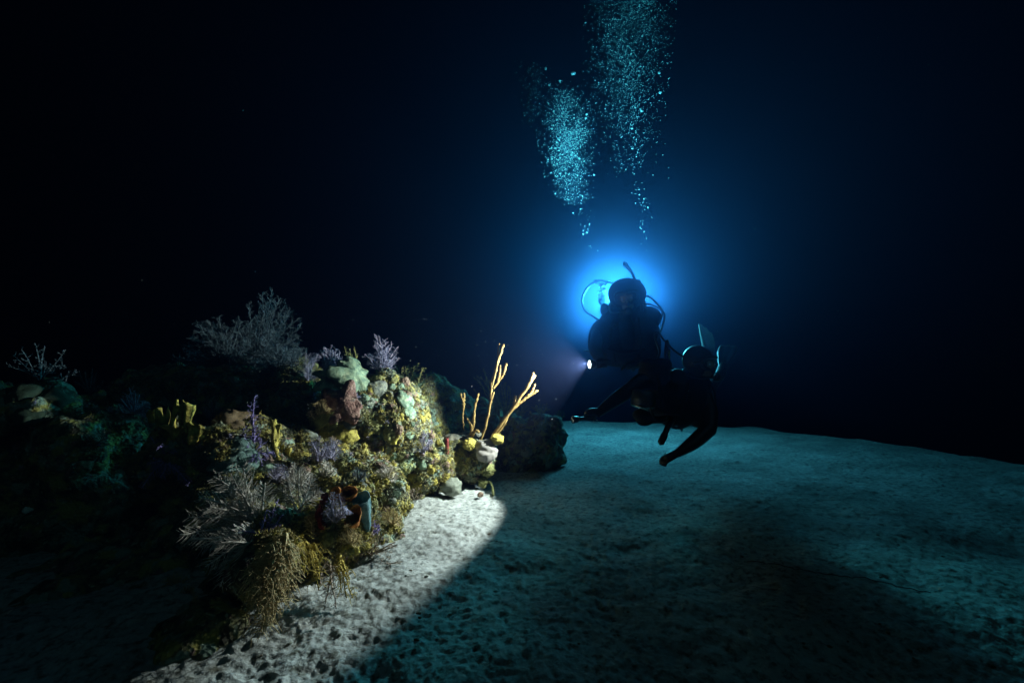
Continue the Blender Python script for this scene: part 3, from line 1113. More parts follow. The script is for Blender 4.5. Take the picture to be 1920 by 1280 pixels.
# ------------------------------------------------------------------ soft corals and weeds one can single out
Yp = 2.2
base = at(492, 990, Yp + .12)
tips = [at(x, y, Yp + d) for x, y, d in ((428, 880, .05), (400, 893, 0), (372, 932, -.02), (392, 950, .03), (336, 1002, -.05), (352, 968, .04), (376, 1026, -.05), (412, 1062, 0), (455, 872, .08), (497, 905, .1), (420, 905, .12), (440, 1000, -.08))]
branchy('sea_plume', 'large ash grey sea plume with feathery branches spreading left over the dark reef foot', 'sea plume', base, tips, M['ashplume'], 'feather', r=.0050, step=.012, twig=.072, seed=3, sag=.06, phrase='ash grey sea plume', px=(430, 960))
base = at(490, 1000, 2.12)
branchy('purple_bush', 'tangled deep purple branching soft coral right of the ash grey sea plume', 'soft coral', base, [at(x, y, 2.1 + d) for x, y, d in ((522, 935, 0), (530, 965, .03), (518, 985, -.03), (500, 955, .03), (455, 995, -.04), (480, 1030, -.05), (500, 1035, 0), (512, 1010, -.06))],
        M['purple'], 'twig', r=.0035, step=.012, twig=.04, seed=5, phrase='deep purple soft coral', px=(500, 985))
branchy('sea_plume', 'long tan feathery sea plume hanging beside the golden bushy weed', 'sea plume', at(538, 1000, 1.86), [at(x, y, Y) for x, y, Y in ((492, 1190, 1.69), (472, 1145, 1.7), (515, 1150, 1.72), (462, 1095, 1.72), (540, 1118, 1.78), (500, 1110, 1.7), (480, 1060, 1.74), (522, 1075, 1.78))],
        M['tanweed'], 'feather', r=.0042, step=.010, twig=.055, seed=17, sag=.10, phrase='tan hanging sea plume', px=(495, 1120))
branchy('sea_plume', 'smaller ash grey sea plume drooping below the large one at the dark reef foot', 'sea plume', at(470, 1020, 2.0), [at(x, y, Y) for x, y, Y in ((412, 1100, 1.86), (385, 1062, 1.88), (440, 1090, 1.86), (355, 1010, 1.92), (400, 1020, 1.9), (455, 1060, 1.9))],
        M['ashplume'], 'feather', r=.0042, step=.011, twig=.058, seed=18, sag=.08)
branchy('sea_plume', 'pale tan feathery plume standing over the yellow edged shelf coral', 'sea plume', at(560, 960, 2.25), [at(x, y, Y) for x, y, Y in ((535, 885, 2.2), (560, 875, 2.2), (585, 890, 2.2), (520, 915, 2.18), (600, 920, 2.2))],
        M['ashplume'], 'feather', r=.004, step=.011, twig=.05, seed=19, sag=.05)
base = at(560, 1000, 2.3)
tips = [at(x, y, Y - .3) for x, y, Y in ((490, 1185, 2.0), (470, 1140, 2.02), (500, 1150, 2.06), (520, 1135, 2.1), (465, 1095, 2.05), (485, 1110, 2.0), (535, 1110, 2.1), (512, 1165, 2.02), (530, 1060, 2.1), (478, 1160, 2.05), (500, 1080, 2.0), (525, 1090, 2.05), (505, 1120, 2.1), (545, 1080, 2.12))]
branchy('hanging_weed', 'long tan weed hanging in a shaggy curtain at the near end of the reef', 'weed', at(532, 1015, 1.88), tips, M['tanweed'], 'hang', r=.0044, step=.005, twig=.070, seed=8, sag=.12, phrase='long tan hanging weed', px=(500, 1100))
tips = [at(x, y, Y) for x, y, Y in ((600, 1090, 2.0), (590, 1060, 2.0), (570, 1075, 1.95), (555, 1060, 1.92), (612, 1050, 2.1), (545, 1030, 1.92), (598, 1105, 2.0))]
branchy('hanging_weed', 'golden brown bushy weed at the top right of the long tan hanging weed', 'weed', at(570, 1015, 2.1), tips, M['goldweed'], 'hang', r=.004, step=.008, twig=.055, seed=9, sag=.1, phrase='golden bushy weed', px=(580, 1050))
tips = [at(x, y, Y) for x, y, Y in ((640, 1110, 2.02), (655, 1085, 2.06), (650, 1120, 2.0), (662, 1120, 2.0), (638, 1090, 2.05))]
branchy('hanging_weed', 'narrow golden weed hanging in a strip above the sand left of the brown twiggy coral', 'weed', at(636, 1040, 2.2), tips, M['goldweed'], 'hang', r=.004, step=.009, twig=.038, seed=10, sag=.04, phrase='narrow golden weed strip', px=(645, 1080))
tips = fan_tips(692, 1050, 62, 62, 2.42, 11, 12, a0=-1.9, a1=2.1)
branchy('twiggy_coral', 'brown twiggy coral bush overhanging the white sand', 'soft coral', at(688, 1042, 2.5), tips, M['twig'], 'twig', r=.004, step=.014, twig=.06, seed=12, phrase='brown twiggy coral', px=(692, 1025))
tips = [at(x, y, Y) for x, y, Y in ((600, 1095, 1.98), (622, 1105, 1.98), (610, 1130, 1.94), (630, 1140, 1.9))]
branchy('twiggy_coral', 'dark purple brown drooping twigs left of the narrow golden weed strip', 'soft coral', at(618, 1050, 2.15), tips, M['twig'], 'twig', r=.0035, step=.014, twig=.045, seed=13)

tips = [at(x, y, Y) for x, y, Y in ((478, 742, 2.7), (470, 780, 2.68), (490, 830, 2.6), (462, 835, 2.6), (476, 860, 2.55), (455, 805, 2.65), (496, 862, 2.55), (510, 850, 2.6))]
branchy('purple_whip', 'tall thin violet sea whip curling up in front of the brown dome sponge', 'soft coral', at(476, 850, 2.66), tips, M['purple'], 'twig', r=.0035, step=.014, twig=.055, seed=14, curl=1.2, phrase='violet sea whip', px=(476, 810))
tips = [at(x, y, Y) for x, y, Y in ((282, 818, 2.5), (265, 915, 2.4), (300, 895, 2.4), (333, 880, 2.45), (355, 905, 2.4), (330, 845, 2.5), (275, 870, 2.4), (300, 835, 2.45), (290, 880, 2.45))]
branchy('spiky_soft_coral', 'blue violet spiky soft coral drooping at the left end of the ledge', 'soft coral', at(312, 862, 2.55), tips, M['purple'], 'feather', r=.004, step=.013, twig=.038, seed=15, phrase='blue violet spiky soft coral', px=(305, 865))
for k, (bx, by, tx, w, h, Y, label, mat, st, sd, phrase) in enumerate((
        (430, 700, 405, 92, 125, 4.15, 'big blue grey shrub coral crowning the left reef top, left of the taller one', 'bluegrey', 'twig', 21, 'big blue grey shrub coral'),
        (480, 690, 505, 70, 155, 4.35, 'tallest grey shrub coral on the reef top, leaning right', 'bluegrey', 'twig', 22, 'tallest grey shrub coral'),
        (520, 705, 520, 60, 60, 4.0, 'low misty grey shrub coral right of the big reef top shrubs', 'bluegrey', 'twig', 23, None),
        (585, 712, 583, 22, 72, 3.75, 'slim pale lilac plume with a bare stalk on the reef top', 'lilac', 'feather', 24, 'slim lilac plume'),
        (628, 700, 622, 30, 55, 3.6, 'forked pale lilac plume directly above the pale tent shaped leaf coral', 'lilac', 'twig', 25, 'forked lilac plume'),
        (655, 690, 655, 22, 48, 3.9, 'thin olive twig coral between the two lilac plumes of the reef top', 'olive', 'twig', 26, None),
        (712, 692, 716, 36, 68, 3.7, 'round blue lilac bushy coral at the top right of the reef', 'lilac', 'twig', 27, 'round blue lilac bush'),
        (765, 735, 768, 36, 68, 4.3, 'dim olive fan bush behind the right shoulder of the reef', 'olive', 'twig', 28, 'dim olive fan bush'),
        (560, 700, 556, 30, 62, 4.4, 'faint grey plume behind the slim lilac plume', 'bluegrey', 'twig', 29, None))):
    base = nearest(at(bx, by, Y))[0]
    tips = fan_tips(tx, by, w, h, base[1], 22 if w > 50 else (5 if w < 26 else 12), sd, dY=.25 if w > 50 else .1, a0=-1.45, a1=1.45)
    tips += fan_tips(tx, by, w * .6, h * .62, base[1], 9 if w > 50 else 4, sd + 70, dY=.2, a0=-1.5, a1=1.5)
    branchy('shrub_coral' if mat == 'bluegrey' else ('sea_plume' if mat == 'lilac' else 'twig_coral'), label, 'soft coral', base, tips, M[mat], st, r=.0042 if w > 50 else .0036,
            step=.011 if w > 50 else .010, twig=.10 if w > 50 else (.04 if w < 26 else .065), seed=sd, phrase=phrase, px=(tx, by - h * .5))
# lilac tufts on the lit wall
for k, (bx, by, w, h, label, mat, st, sd, phrase) in enumerate((
        (597, 868, 28, 60, 'white tipped lilac branching coral at the left edge of the lit wall', 'lilac', 'feather', 31, 'white tipped lilac coral'),
        (622, 862, 24, 48, 'violet twig coral right of the white tipped lilac coral', 'lilac', 'feather', 32, 'violet twig coral'),
        (612, 895, 20, 40, 'drooping grey lilac feather below the violet twig coral', 'ashplume', 'feather', 33, None),
        (628, 980, 22, 60, 'dark violet feather bush left of the orange tube sponges', 'lilac', 'feather', 34, 'dark violet feather bush'),
        (795, 850, 28, 44, 'pale lilac tuft left of the red finger sponge', 'lilac', 'feather', 35, 'pale lilac tuft'),
        (672, 905, 16, 32, 'small pale blue tuft above the orange tube sponges', 'bluegrey', 'feather', 36, None),
        (700, 1000, 20, 26, 'low violet tuft at the foot of the blue green vase sponge', 'purple', 'twig', 37, None),
        (560, 915, 30, 52, 'ash grey feather spray in the dark gap left of the lit wall', 'ashplume', 'feather', 91, 'ash grey feather spray'),
        (520, 905, 30, 50, 'lilac feather spray above the ash grey sea plume', 'lilac', 'feather', 92, 'lilac feather spray'),
        (590, 1000, 30, 46, 'tan feather spray above the golden bushy weed', 'tanweed', 'feather', 93, 'tan feather spray'),
        (655, 1020, 28, 40, 'tan feather spray left of the brown twiggy coral', 'tanweed', 'feather', 94, None),
        (725, 900, 24, 34, 'small ash grey feather right of the orange tube sponges', 'ashplume', 'feather', 95, None),
        (735, 985, 26, 36, 'olive feather spray at the sand edge right of the vase sponge', 'tanweed', 'feather', 96, 'olive feather spray'),
        (690, 800, 24, 36, 'olive twig coral right of the mustard leaf coral', 'olive', 'twig', 97, None),
        (775, 940, 26, 34, 'tan twig coral near the far end of the white sand', 'twig', 'twig', 98, None),
        (600, 790, 26, 44, 'olive feather left of the mustard leaf coral', 'tanweed', 'feather', 99, None),
        (400, 790, 26, 40, 'lilac feather spray left of the brown dome sponge', 'lilac', 'feather', 100, None))):
    p, n, ok = hit(bx, by)
    tips = fan_tips(bx, by, w, h, p[1] - .10, 6, sd, dY=.05)
    branchy('soft_coral', label, 'soft coral', p, tips, M[mat], st, r=.0038, step=.012, twig=.036, seed=sd, phrase=phrase, px=(bx, by - h * .5))

# sprigs on the dark knoll at the right end of the reef
for k, (bx, by, w, h, label, sd) in enumerate((
        (975, 778, 26, 34, 'dark wispy sprig on the left top of the shaded right end of the reef', 81),
        (1015, 774, 24, 22, 'dark wispy sprig on the middle top of the shaded right end of the reef', 82),
        (1048, 790, 16, 24, 'dark ragged sprig at the right rim of the shaded end of the reef', 83),
        (945, 770, 22, 70, 'dim tall feathery sprig behind the leaning sea rod', 84),
        (905, 750, 22, 60, 'dim feathery sprig behind the upright tan sea rod', 85))):
    p, n = nearest(at(bx, by + 6, 5.0))
    branchy('twig_coral', label, 'soft coral', p, fan_tips(bx, by, w, h, p[1], 8, sd, dY=.1), M['olive'], 'twig', r=.004, step=.013, twig=.05, seed=sd)

# dim growth on the far left of the reef
for k, (bx, by, w, h, Y, label, mat, st, sd) in enumerate((
        (75, 715, 75, 80, 2.95, 'faint bluish bush coral at the far left of the reef top', 'bluegrey', 'twig', 41),
        (165, 740, 40, 55, 3.8, 'thin bluish sprig coral right of the far left bush coral', 'bluegrey', 'twig', 42),
        (250, 775, 38, 50, 3.4, 'pale lilac sprig coral in the dark between the far left and the ledge', 'lilac', 'feather', 43),
        (185, 835, 30, 32, 3.2, 'small greenish sprig alone in the dark below the far left lumps', 'greygreen', 'feather', 44),
        (330, 1120, 40, 50, 1.95, 'faint olive feather weed low in the dark at the lower left', 'tanweed', 'feather', 45),
        (360, 1060, 12, 30, 1.98, 'tiny pinkish sprig in the dark below the ash grey sea plume', 'pink', 'twig', 46))):
    p, n, ok = hit(bx, by)
    Yb = p[1] if ok else Y
    tips = fan_tips(bx, by, w, h, Yb - .06, 8 if w > 20 else 4, sd, dY=.06, a0=-1.5, a1=1.5)
    branchy('soft_coral', label, 'soft coral', p, tips, M[mat], st, r=.0045, step=.015, twig=.05, seed=sd)
for k, (px, py, s, label, mat, sd) in enumerate((
        (45, 735, .10, 'dim olive lump coral at the far left, upper one', 'darkgreen', 51), (100, 748, .10, 'dim olive lump coral at the far left, nearest the bluish sprig', 'darkgreen', 52),
        (50, 778, .09, 'dim green lump coral at the far left, lower one', 'darkgreen', 53), (172, 770, .07, 'small cup shaped green coral right of the far left lumps', 'darkgreen', 54),
        (250, 770, .07, 'dark reddish round coral behind the pale lilac sprig', 'maroon', 55), (345, 1140, .03, 'tiny pale starry sponge low in the dark at the lower left', 'greygreen', 56),
        (50, 955, .03, 'tiny pale blue speck of coral in the dark on the left', 'white', 57), (165, 1025, .05, 'faint greenish coral patch in the dark at the lower left', 'greygreen', 58))):
    blob_thing('lump_coral', label, 'coral', px, py, s, knob_mesh('lump_coral', M[mat], sd, 2.4, .5, 3))

# ------------------------------------------------------------------ small growth over the whole lit wall
BASE = {}


def proto(kind, mat, seeds):
    out = []
    for s in seeds:
        if kind == 'knob':
            me = knob_mesh('knobby_coral', M[mat], s, random.choice((2.2, 2.8, 3.4)), .5, 4, .85)
        elif kind == 'mound':
            me = mound_mesh('mound_coral', M[mat], s, .7)
        elif kind == 'plate':
            V, F = plate_arrays(s)
            me = mesh_from('leaf_coral', V, [F], M[mat])
        elif kind == 'tuft':
            me = tufty(s, 12, 1.3, 1.1, .045, 4).mesh('branching_tuft', M[mat])
        elif kind == 'finger':
            mb = MB()
            rs = np.random.default_rng(s)
            for j in range(6):
                a = rs.uniform(0, 6.28)
                e = np.array([math.cos(a) * .6, math.sin(a) * .6, rs.uniform(.7, 1.3)])
                mb.tube(spline([(0, 0, -.2), e * np.array([.6, .6, .5]), e], 8), np.array([.2, .2, .19, .19, .18, .18, .17, .1]), 8)
            me = mb.mesh('finger_sponge', M[mat])
        out.append(me)
    return out


KINDS = [
    # object name, kind, material, look, plural for the group, category
    ('knobby_sponge', 'knob', 'mustard', 'mustard knobby sponge', 'sponge'),
    ('knobby_coral', 'knob', 'olive', 'olive knobby coral', 'coral'),
    ('mound_coral', 'mound', 'palegreen', 'pale green mound coral', 'coral'),
    ('mound_coral', 'mound', 'greygreen', 'grey green mound coral', 'coral'),
    ('crust_coral', 'knob', 'pink', 'dusky pink crust coral', 'coral'),
    ('leaf_coral', 'plate', 'greygreen', 'grey green leaf coral', 'coral'),
    ('leaf_coral', 'plate', 'palegreen', 'pale green leaf coral', 'coral'),
    ('branching_tuft', 'tuft', 'olive', 'olive branching tuft', 'soft coral'),
    ('branching_tuft', 'tuft', 'lilac', 'little lilac tuft', 'soft coral'),
    ('finger_sponge', 'finger', 'mustard', 'mustard finger sponge', 'sponge'),
    ('weed_tuft', 'tuft', 'tanweed', 'tan weed tuft', 'weed'),
    ('brown_sponge', 'mound', 'brown', 'dark brown sponge lump', 'sponge'),
]
for i, k in enumerate(KINDS):
    BASE[i] = proto(k[1], k[2], [100 + i * 10 + j for j in range(4)])

ZONES = [  # photo rectangle, how many, weights per kind, size range in metres
    ((575, 690, 700, 810), 30, (3, 4, 1, 1, 2, 2, 2, 4, 2, 0, 0, 1), (.02, .05)),
    ((690, 690, 800, 815), 46, (3, 4, 1, 1, 2, 3, 4, 4, 1, 0, 0, 0), (.02, .05)),
    ((570, 810, 700, 940), 50, (7, 5, 1, 1, 1, 1, 0, 5, 3, 2, 2, 0), (.018, .042)),
    ((690, 800, 840, 960), 76, (8, 6, 1, 1, 4, 1, 1, 4, 2, 2, 1, 0), (.018, .046)),
    ((560, 930, 720, 1040), 46, (5, 5, 0, 1, 2, 0, 0, 4, 2, 1, 5, 1), (.016, .042)),
    ((480, 1030, 700, 1150), 34, (3, 3, 0, 1, 1, 0, 0, 3, 1, 0, 8, 1), (.016, .04)),
    ((290, 770, 560, 960), 44, (5, 5, 1, 1, 2, 0, 0, 4, 2, 0, 2, 2), (.018, .046)),
    ((835, 800, 945, 915), 28, (5, 4, 0, 1, 2, 0, 0, 3, 1, 1, 0, 1), (.016, .036)),
    ((940, 770, 1055, 890), 26, (1, 3, 1, 2, 1, 1, 0, 4, 1, 0, 1, 2), (.025, .05)),
    ((380, 660, 620, 720), 20, (2, 3, 1, 1, 1, 1, 0, 5, 0, 0, 1, 2), (.03, .06)),
    ((0, 690, 290, 900), 20, (0, 3, 0, 0, 0, 0, 0, 5, 2, 0, 2, 3), (.025, .05)),
    ((60, 900, 480, 1180), 5, (1, 3, 1, 2, 1, 0, 0, 3, 0, 0, 2, 2), (.02, .045)),
]
USED = {}


def relations(px, py):
    for best in sorted(FEATURES, key=lambda f: (f[0] - px) ** 2 + (f[1] - py) ** 2)[:9]:
        dx, dy = px - best[0], py - best[1]
        if math.hypot(dx, dy) < 9:
            rel = 'against'
        elif abs(dx) > 2.2 * abs(dy):
            rel = 'right of' if dx > 0 else 'left of'
        elif abs(dy) > 2.2 * abs(dx):
            rel = 'below' if dy > 0 else 'above'
        else:
            rel = ('below and ' if dy > 0 else 'above and ') + ('right of' if dx > 0 else 'left of')
        yield rel + ' the ' + best[2]


SIZES = ((.024, 'tiny '), (.034, 'small '), (.044, ''), (9, 'larger '))
for (xa, ya, xb, yb), cnt, wts, (s0, s1) in ZONES:
    for j in range(int(cnt * 1.7)):
        for tr in range(12):
            px, py = random.uniform(xa, xb), random.uniform(ya, yb)
            p, n, ok = hit(px, py)
            if ok and n @ unit(p - np.array([0, 0, CAMH])) < -0.1 and p[1] < 5.6:
                break
        else:
            continue
        i = random.choices(range(len(KINDS)), wts)[0]
        nm, kd, mt, look, cat = KINDS[i]
        s = random.uniform(s0, s1) * (1.25 if kd == 'plate' else 1.0) * (1.2 if kd == 'tuft' else 1) * random.choice((.6, .75, .9, 1, 1.3))
        nn = unit(n + np.array([0.1, -.1, .35]) + rng.normal(0, .2, 3))
        o = link(nm, random.choice(BASE[i]), None, p - nn * s * (.25 if kd != 'plate' else -.05))
        o.rotation_euler = rot_from(nn, random.uniform(0, 6.28)).to_4x4().to_euler()
        o.scale = (s * random.uniform(.85, 1.2), s * random.uniform(.85, 1.2), s * random.uniform(.8, 1.25))
        sz = next(w for lim, w in SIZES if s < lim)
        if sz == 'tiny ' and look.startswith('little'):
            sz = ''
        cands = [(sz + look + ' ' + q).strip() for q in relations(px, py)]
        cands = [q for q in cands if len(q.split()) <= 16]
        lab = next((q for q in cands if q not in USED), cands[0])
        USED[lab] = 1
        tag(o, lab, cat, look + 's on the reef')

# fine turf over every lit face: nubs and short blades nobody could count
def turf_material():
    m, nt, b = mat_base('reef_turf')
    N, L = nt.nodes, nt.links
    g = N.new('ShaderNodeNewGeometry')

    def col(scale, stops):
        n1 = N.new('ShaderNodeTexNoise')
        n1.inputs['Scale'].default_value = scale
        n1.inputs['Detail'].default_value = 4
        L.new(g.outputs['Position'], n1.inputs['Vector'])
        cr = N.new('ShaderNodeValToRGB')
        cr.color_ramp.elements[0].position = stops[0][0]
        cr.color_ramp.elements[0].color = (*stops[0][1], 1)
        cr.color_ramp.elements[1].position = stops[-1][0]
        cr.color_ramp.elements[1].color = (*stops[-1][1], 1)
        for p, c in stops[1:-1]:
            cr.color_ramp.elements.new(p).color = (*c, 1)
        L.new(n1.outputs['Fac'], cr.inputs[0])
        return cr.outputs[0]

    patch = col(6.5, ((.30, (.17, .23, .19)), (.42, (.24, .26, .17)), (.50, (.30, .25, .07)), (.58, (.36, .31, .09)), (.68, (.22, .15, .11)), (.78, (.28, .30, .24))))
    fine = col(70, ((.35, (.35, .35, .35)), (.65, (1.25, 1.25, 1.2))))
    mx = N.new('ShaderNodeMix')
    mx.data_type = 'RGBA'
    mx.blend_type = 'MULTIPLY'
    mx.inputs[0].default_value = 1
    L.new(patch, mx.inputs[6])
    L.new(fine, mx.inputs[7])
    L.new(mx.outputs[2], b.inputs['Base Color'])
    b.inputs['Roughness'].default_value = 0.85
    b.inputs['Specular IOR Level'].default_value = 0.2
    tr = N.new('ShaderNodeBsdfTranslucent')
    L.new(mx.outputs[2], tr.inputs[0])
    ms = N.new('ShaderNodeMixShader')
    ms.inputs[0].default_value = 0.25
    L.new(b.outputs[0], ms.inputs[1])
    L.new(tr.outputs[0], ms.inputs[2])
    L.new(ms.outputs[0], N['Material Output'].inputs['Surface'])
    return m


M['turf'] = turf_material()
mb = MB()
for (xa, ya, xb, yb), n_ in (((560, 690, 850, 1000), 5200), ((480, 960, 720, 1130), 2600), ((300, 770, 570, 960), 2400), ((835, 800, 945, 915), 1100), ((330, 670, 620, 740), 900), ((150, 690, 300, 900), 300)):
    for k in range(n_):
        px, py = random.uniform(xa, xb), random.uniform(ya, yb)
        p, n, ok = hit(px, py)
        if not ok or p[1] > 5.6:
            continue
        nn = unit(n + rng.normal(0, .45, 3) + np.array([0, 0, .25]))
        q = random.random()
        if q < .35:
            s_ = random.uniform(.004, .012)
            mb.add(ICO(1)[0] * s_ * rng.uniform(.6, 1.3, 3) + p + nn * s_ * .4, ICO(1)[1])
        else:
            for j in range(3):
                d_ = unit(nn + rng.normal(0, .5, 3))
                L_ = random.uniform(.010, .034)
                b_ = p + rng.normal(0, .004, 3)
                mb.tube([b_ - d_ * .004, b_ + d_ * L_ * .55 + rng.normal(0, .002, 3), b_ + d_ * L_ + np.array([0, 0, -.15 * L_])], [.0024, .0019, .0008], 3, False)
link('reef_turf', mb.mesh('reef_turf', M['turf']), kind='stuff')

# bits of rubble and shell lying on the sand
bits = [knob_mesh('rubble_bit', M['brown' if k % 2 else 'greygreen'], 200 + k, 2.2, .4, 2) for k in range(4)]
for k in range(90):
    if k < 45:
        px, py = random.uniform(480, 940), random.uniform(930, 1270)
    else:
        px, py = random.uniform(950, 1880), random.uniform(880, 1270)
    p = floor_at(px, py)
    near_, _ = nearest(p)
    if np.linalg.norm(near_ - p) < .08:
        continue
    p[2] = sand_height(p[None, :2])[0] + .001
    o = link('rubble_bit', bits[k % 4], None, p)
    sc_ = random.uniform(.004, .011)
    o.scale = (sc_ * 1.3, sc_, sc_ * .8)
    o.rotation_euler = (0, 0, random.uniform(0, 6))
    lit = k < 45
    tag(o, 'tiny dark bit of rubble on the sand beside the reef' if lit else 'tiny dark bit of rubble on the open sand right of the divers\' torchlight', 'rubble', 'bits of rubble on the sand')

# ------------------------------------------------------------------ divers
def basis(d, up=(0, 0, 1)):
    d = unit(d)
    x = unit(np.cross(up, d))
    return x, d, np.cross(d, x)          # side, forward, up


class Body(MB):
    def limb(self, pts, rad, n=14):
        c = spline(pts, n)
        rr = np.interp(np.linspace(0, 1, n), np.linspace(0, 1, len(rad)), rad)
        self.tube(c, rr, 14)
        for p, r in ((c[0], rr[0]), (c[-1], rr[-1])):
            self.ellipsoid(p, (r, r, r), 2)

    def grip(self, c, axis, r, side, wrist, s=1.0):
        """a hand closed round a handle: four bent fingers of unequal length and a thumb from the side of the palm"""
        axis = unit(axis)
        side = unit(side - axis * (side @ axis))      # where the palm lies
        t = np.cross(axis, side)
        palm = c + side * (r + .016)
        self.limb([wrist, (wrist + palm) / 2 + side * .008, palm], (.030, .034, .036), 8)
        self.ellipsoid(palm, (.045, .03, .04), 2, np.stack([axis, side, t], 1))
        for k, (o, ln) in enumerate(((-.034, 3.2), (-.011, 3.7), (.012, 3.5), (.034, 2.7))):
            a = np.linspace(-.2, ln, 7)
            pts = [c + axis * o + (side * math.cos(q) + t * math.sin(q)) * (r + .010) for q in a]
            self.limb(pts, (.0115, .0105, .009), 9)
        a = np.linspace(-.1, -1.9, 5)
        pts = [palm - axis * .03] + [c - axis * (.035 + .008 * i) + (side * math.cos(q) + t * math.sin(q)) * (r + .012) for i, q in enumerate(a)][1:]
        self.limb(pts, (.015, .0125, .011), 8)

    def open_hand(self, wrist, d, n, s=1.0):
        """a relaxed hand: palm, four slightly curled fingers and a thumb"""
        d = unit(d)
        n = unit(n - d * (n @ d))
        sd = np.cross(d, n)
        palm = wrist + d * .055
        self.limb([wrist, palm, wrist + d * .095], (.030, .034, .034), 8)
        self.ellipsoid(palm + d * .012, (.052, .042, .022), 2, np.stack([d, sd, n], 1))
        for o, ln in ((-.033, .062), (-.011, .075), (.011, .070), (.032, .055)):
            b = wrist + d * .095 + sd * o
            pts = [b - d * .02, b + d * ln * .4 + n * .004, b + d * ln * .75 + n * .016, b + d * ln * .95 + n * .036]
            self.limb(pts, (.0115, .0105, .009), 9)
        b = wrist + d * .03 - sd * .032
        self.limb([b, b + d * .03 - sd * .022 + n * .008, b + d * .06 - sd * .026 + n * .02], (.015, .0125, .010), 8)

    def head(self, c, face, up, s=1.0):
        x, f, u = basis(face, up)
        R = np.stack([x, f, u], 1)
        self.ellipsoid(c, np.array([.083, .102, .112]) * s, 3, R)
        self.ellipsoid(c + f * .030 * s - u * .055 * s, np.array([.062, .072, .062]) * s, 2, R)       # jaw
        self.ellipsoid(c + f * .105 * s - u * .012 * s, np.array([.015, .02, .026]) * s, 2, R)         # nose
        self.ellipsoid(c + f * .098 * s - u * .058 * s, np.array([.026, .012, .011]) * s, 2, R)        # lips
        for sg in (-1, 1):
            self.ellipsoid(c + x * sg * .084 * s - u * .01 * s, np.array([.012, .026, .036]) * s, 2, R)  # ears under the hood
        return x, f, u


def finish_body(b, root, org, face=None):
    V, F, N = remesh(b, .0085, 3)
    V2 = V - org
    me = mesh_from('body', V2, [F], M['suit'])
    if face is not None:
        me.materials.append(M['skin'])
        c, x, f, u = face
        q = V - c
        fx, ff, fu = q @ x, q @ f, q @ u
        skin = (ff > .045) & (np.abs(fx) < .058) & (fu > -.088) & (fu < .052)
        mi = skin[F].all(1).astype(np.int32)
        me.polygons.foreach_set('material_index', mi)
    return link('body', me, root)


def hose(root, pts, r=.0075, mat='rubber', name='hose', n=40):
    mb = MB()
    mb.tube(spline(pts, n), r, 8)
    o = link(name, mb.mesh(name, M[mat], org=np.array(root.location)), root)
    return o


def solid(root, name, mb, mat, voxel=None, smooth=2, parent=None):
    org = np.array(root.location)
    if voxel:
        V, F, N = remesh(mb, voxel, smooth)
        me = mesh_from(name, V - org, [F], M[mat])
    else:
        me = mb.mesh(name, M[mat], org=org)
    return link(name, me, parent or root)


def cyl(mb, a, b, prof, seg=24):
    """turned part along a-b; prof = (t along, radius)"""
    a, b = np.asarray(a, float), np.asarray(b, float)
    L = np.linalg.norm(b - a)
    R = np.array(rot_from(unit(b - a)))
    m2 = MB()
    m2.lathe([(r, t * L) for t, r in prof], seg)
    V, fs = m2.arrays()
    for F in fs:
        mb.add(V @ R.T + a, F)
    return mb


def scuba_head_gear(root, c, x, f, u, s=1.0):
    """mask with strap, lens and nose pocket; regulator in the mouth"""
    R = np.stack([x, f, u], 1)
    org = np.array(root.location)
    mc = c + f * .088 * s + u * .022 * s
    a = np.linspace(0, 2 * math.pi, 33)[:-1]
    ring = [mc + x * (.078 * abs(math.cos(t)) ** .6 * np.sign(math.cos(t))) * s + u * (.044 * abs(math.sin(t)) ** .6 * np.sign(math.sin(t))) * s - f * .03 * s * math.cos(t) ** 2 for t in a]
    mb = MB()
    ring2 = ring + [ring[0], ring[1]]
    mb.tube(np.array(ring2), .013 * s, 8)
    mb.ellipsoid(mc - u * .038 * s + f * .012 * s, np.array([.02, .024, .026]) * s, 2, R)
    mask = link('mask', mb.mesh('mask', M['rubber'], org=org), root)
    P = np.array([mc + f * .012 * s] + [q + f * .006 * s for q in ring])
    n = len(ring)
    T = np.array([(0, 1 + k, 1 + (k + 1) % n) for k in range(n)])
    P2 = np.concatenate([P, P - f * .004])
    lens = MB()
    lens.add(P2, np.concatenate([T, T[:, ::-1] + n + 1]))
    k = np.arange(n)
    lens.add(P2, np.stack([1 + k, 1 + (k + 1) % n, n + 2 + (k + 1) % n, n + 2 + k], 1))
    link('lens', lens.mesh('lens', M['glass'], org=org), mask)
    st = MB()
    st.tube(spline([mc + x * .078 * s - f * .03 * s, c + x * .093 * s, c - f * .075 * s + x * .06 * s + u * .03, c - f * .108 * s + u * .03 * s, c - f * .075 * s - x * .06 * s + u * .03, c - x * .093 * s, mc - x * .078 * s - f * .03 * s], 30), .009 * s, 6)
    link('strap', st.mesh('strap', M['rubber'], org=org), mask)
    for sg in (-1, 1):
        e = MB()
        e.ellipsoid(c + f * .088 * s + x * sg * .032 * s + u * .016 * s, (.012, .012, .012), 2)
        link('eye', e.mesh('eye', M['eyewhite'], org=org), root)
    rg = MB()
    rc = c + f * .15 * s - u * .062 * s
    rg.ellipsoid(rc, np.array([.040, .026, .036]), 3, R)
    rg.ellipsoid(rc - f * .03, np.array([.02, .03, .014]), 2, R)
    rg.ellipsoid(rc - u * .022 - f * .004, np.array([.05, .018, .014]), 2, R)
    link('regulator', remeshed(rg, .006, org, 'regulator', 'rubber'), root)
    return rc


def remeshed(mb, voxel, org, name, mat):
    V, F, N = remesh(mb, voxel, 2)
    return mesh_from(name, V - org, [F], M[mat])


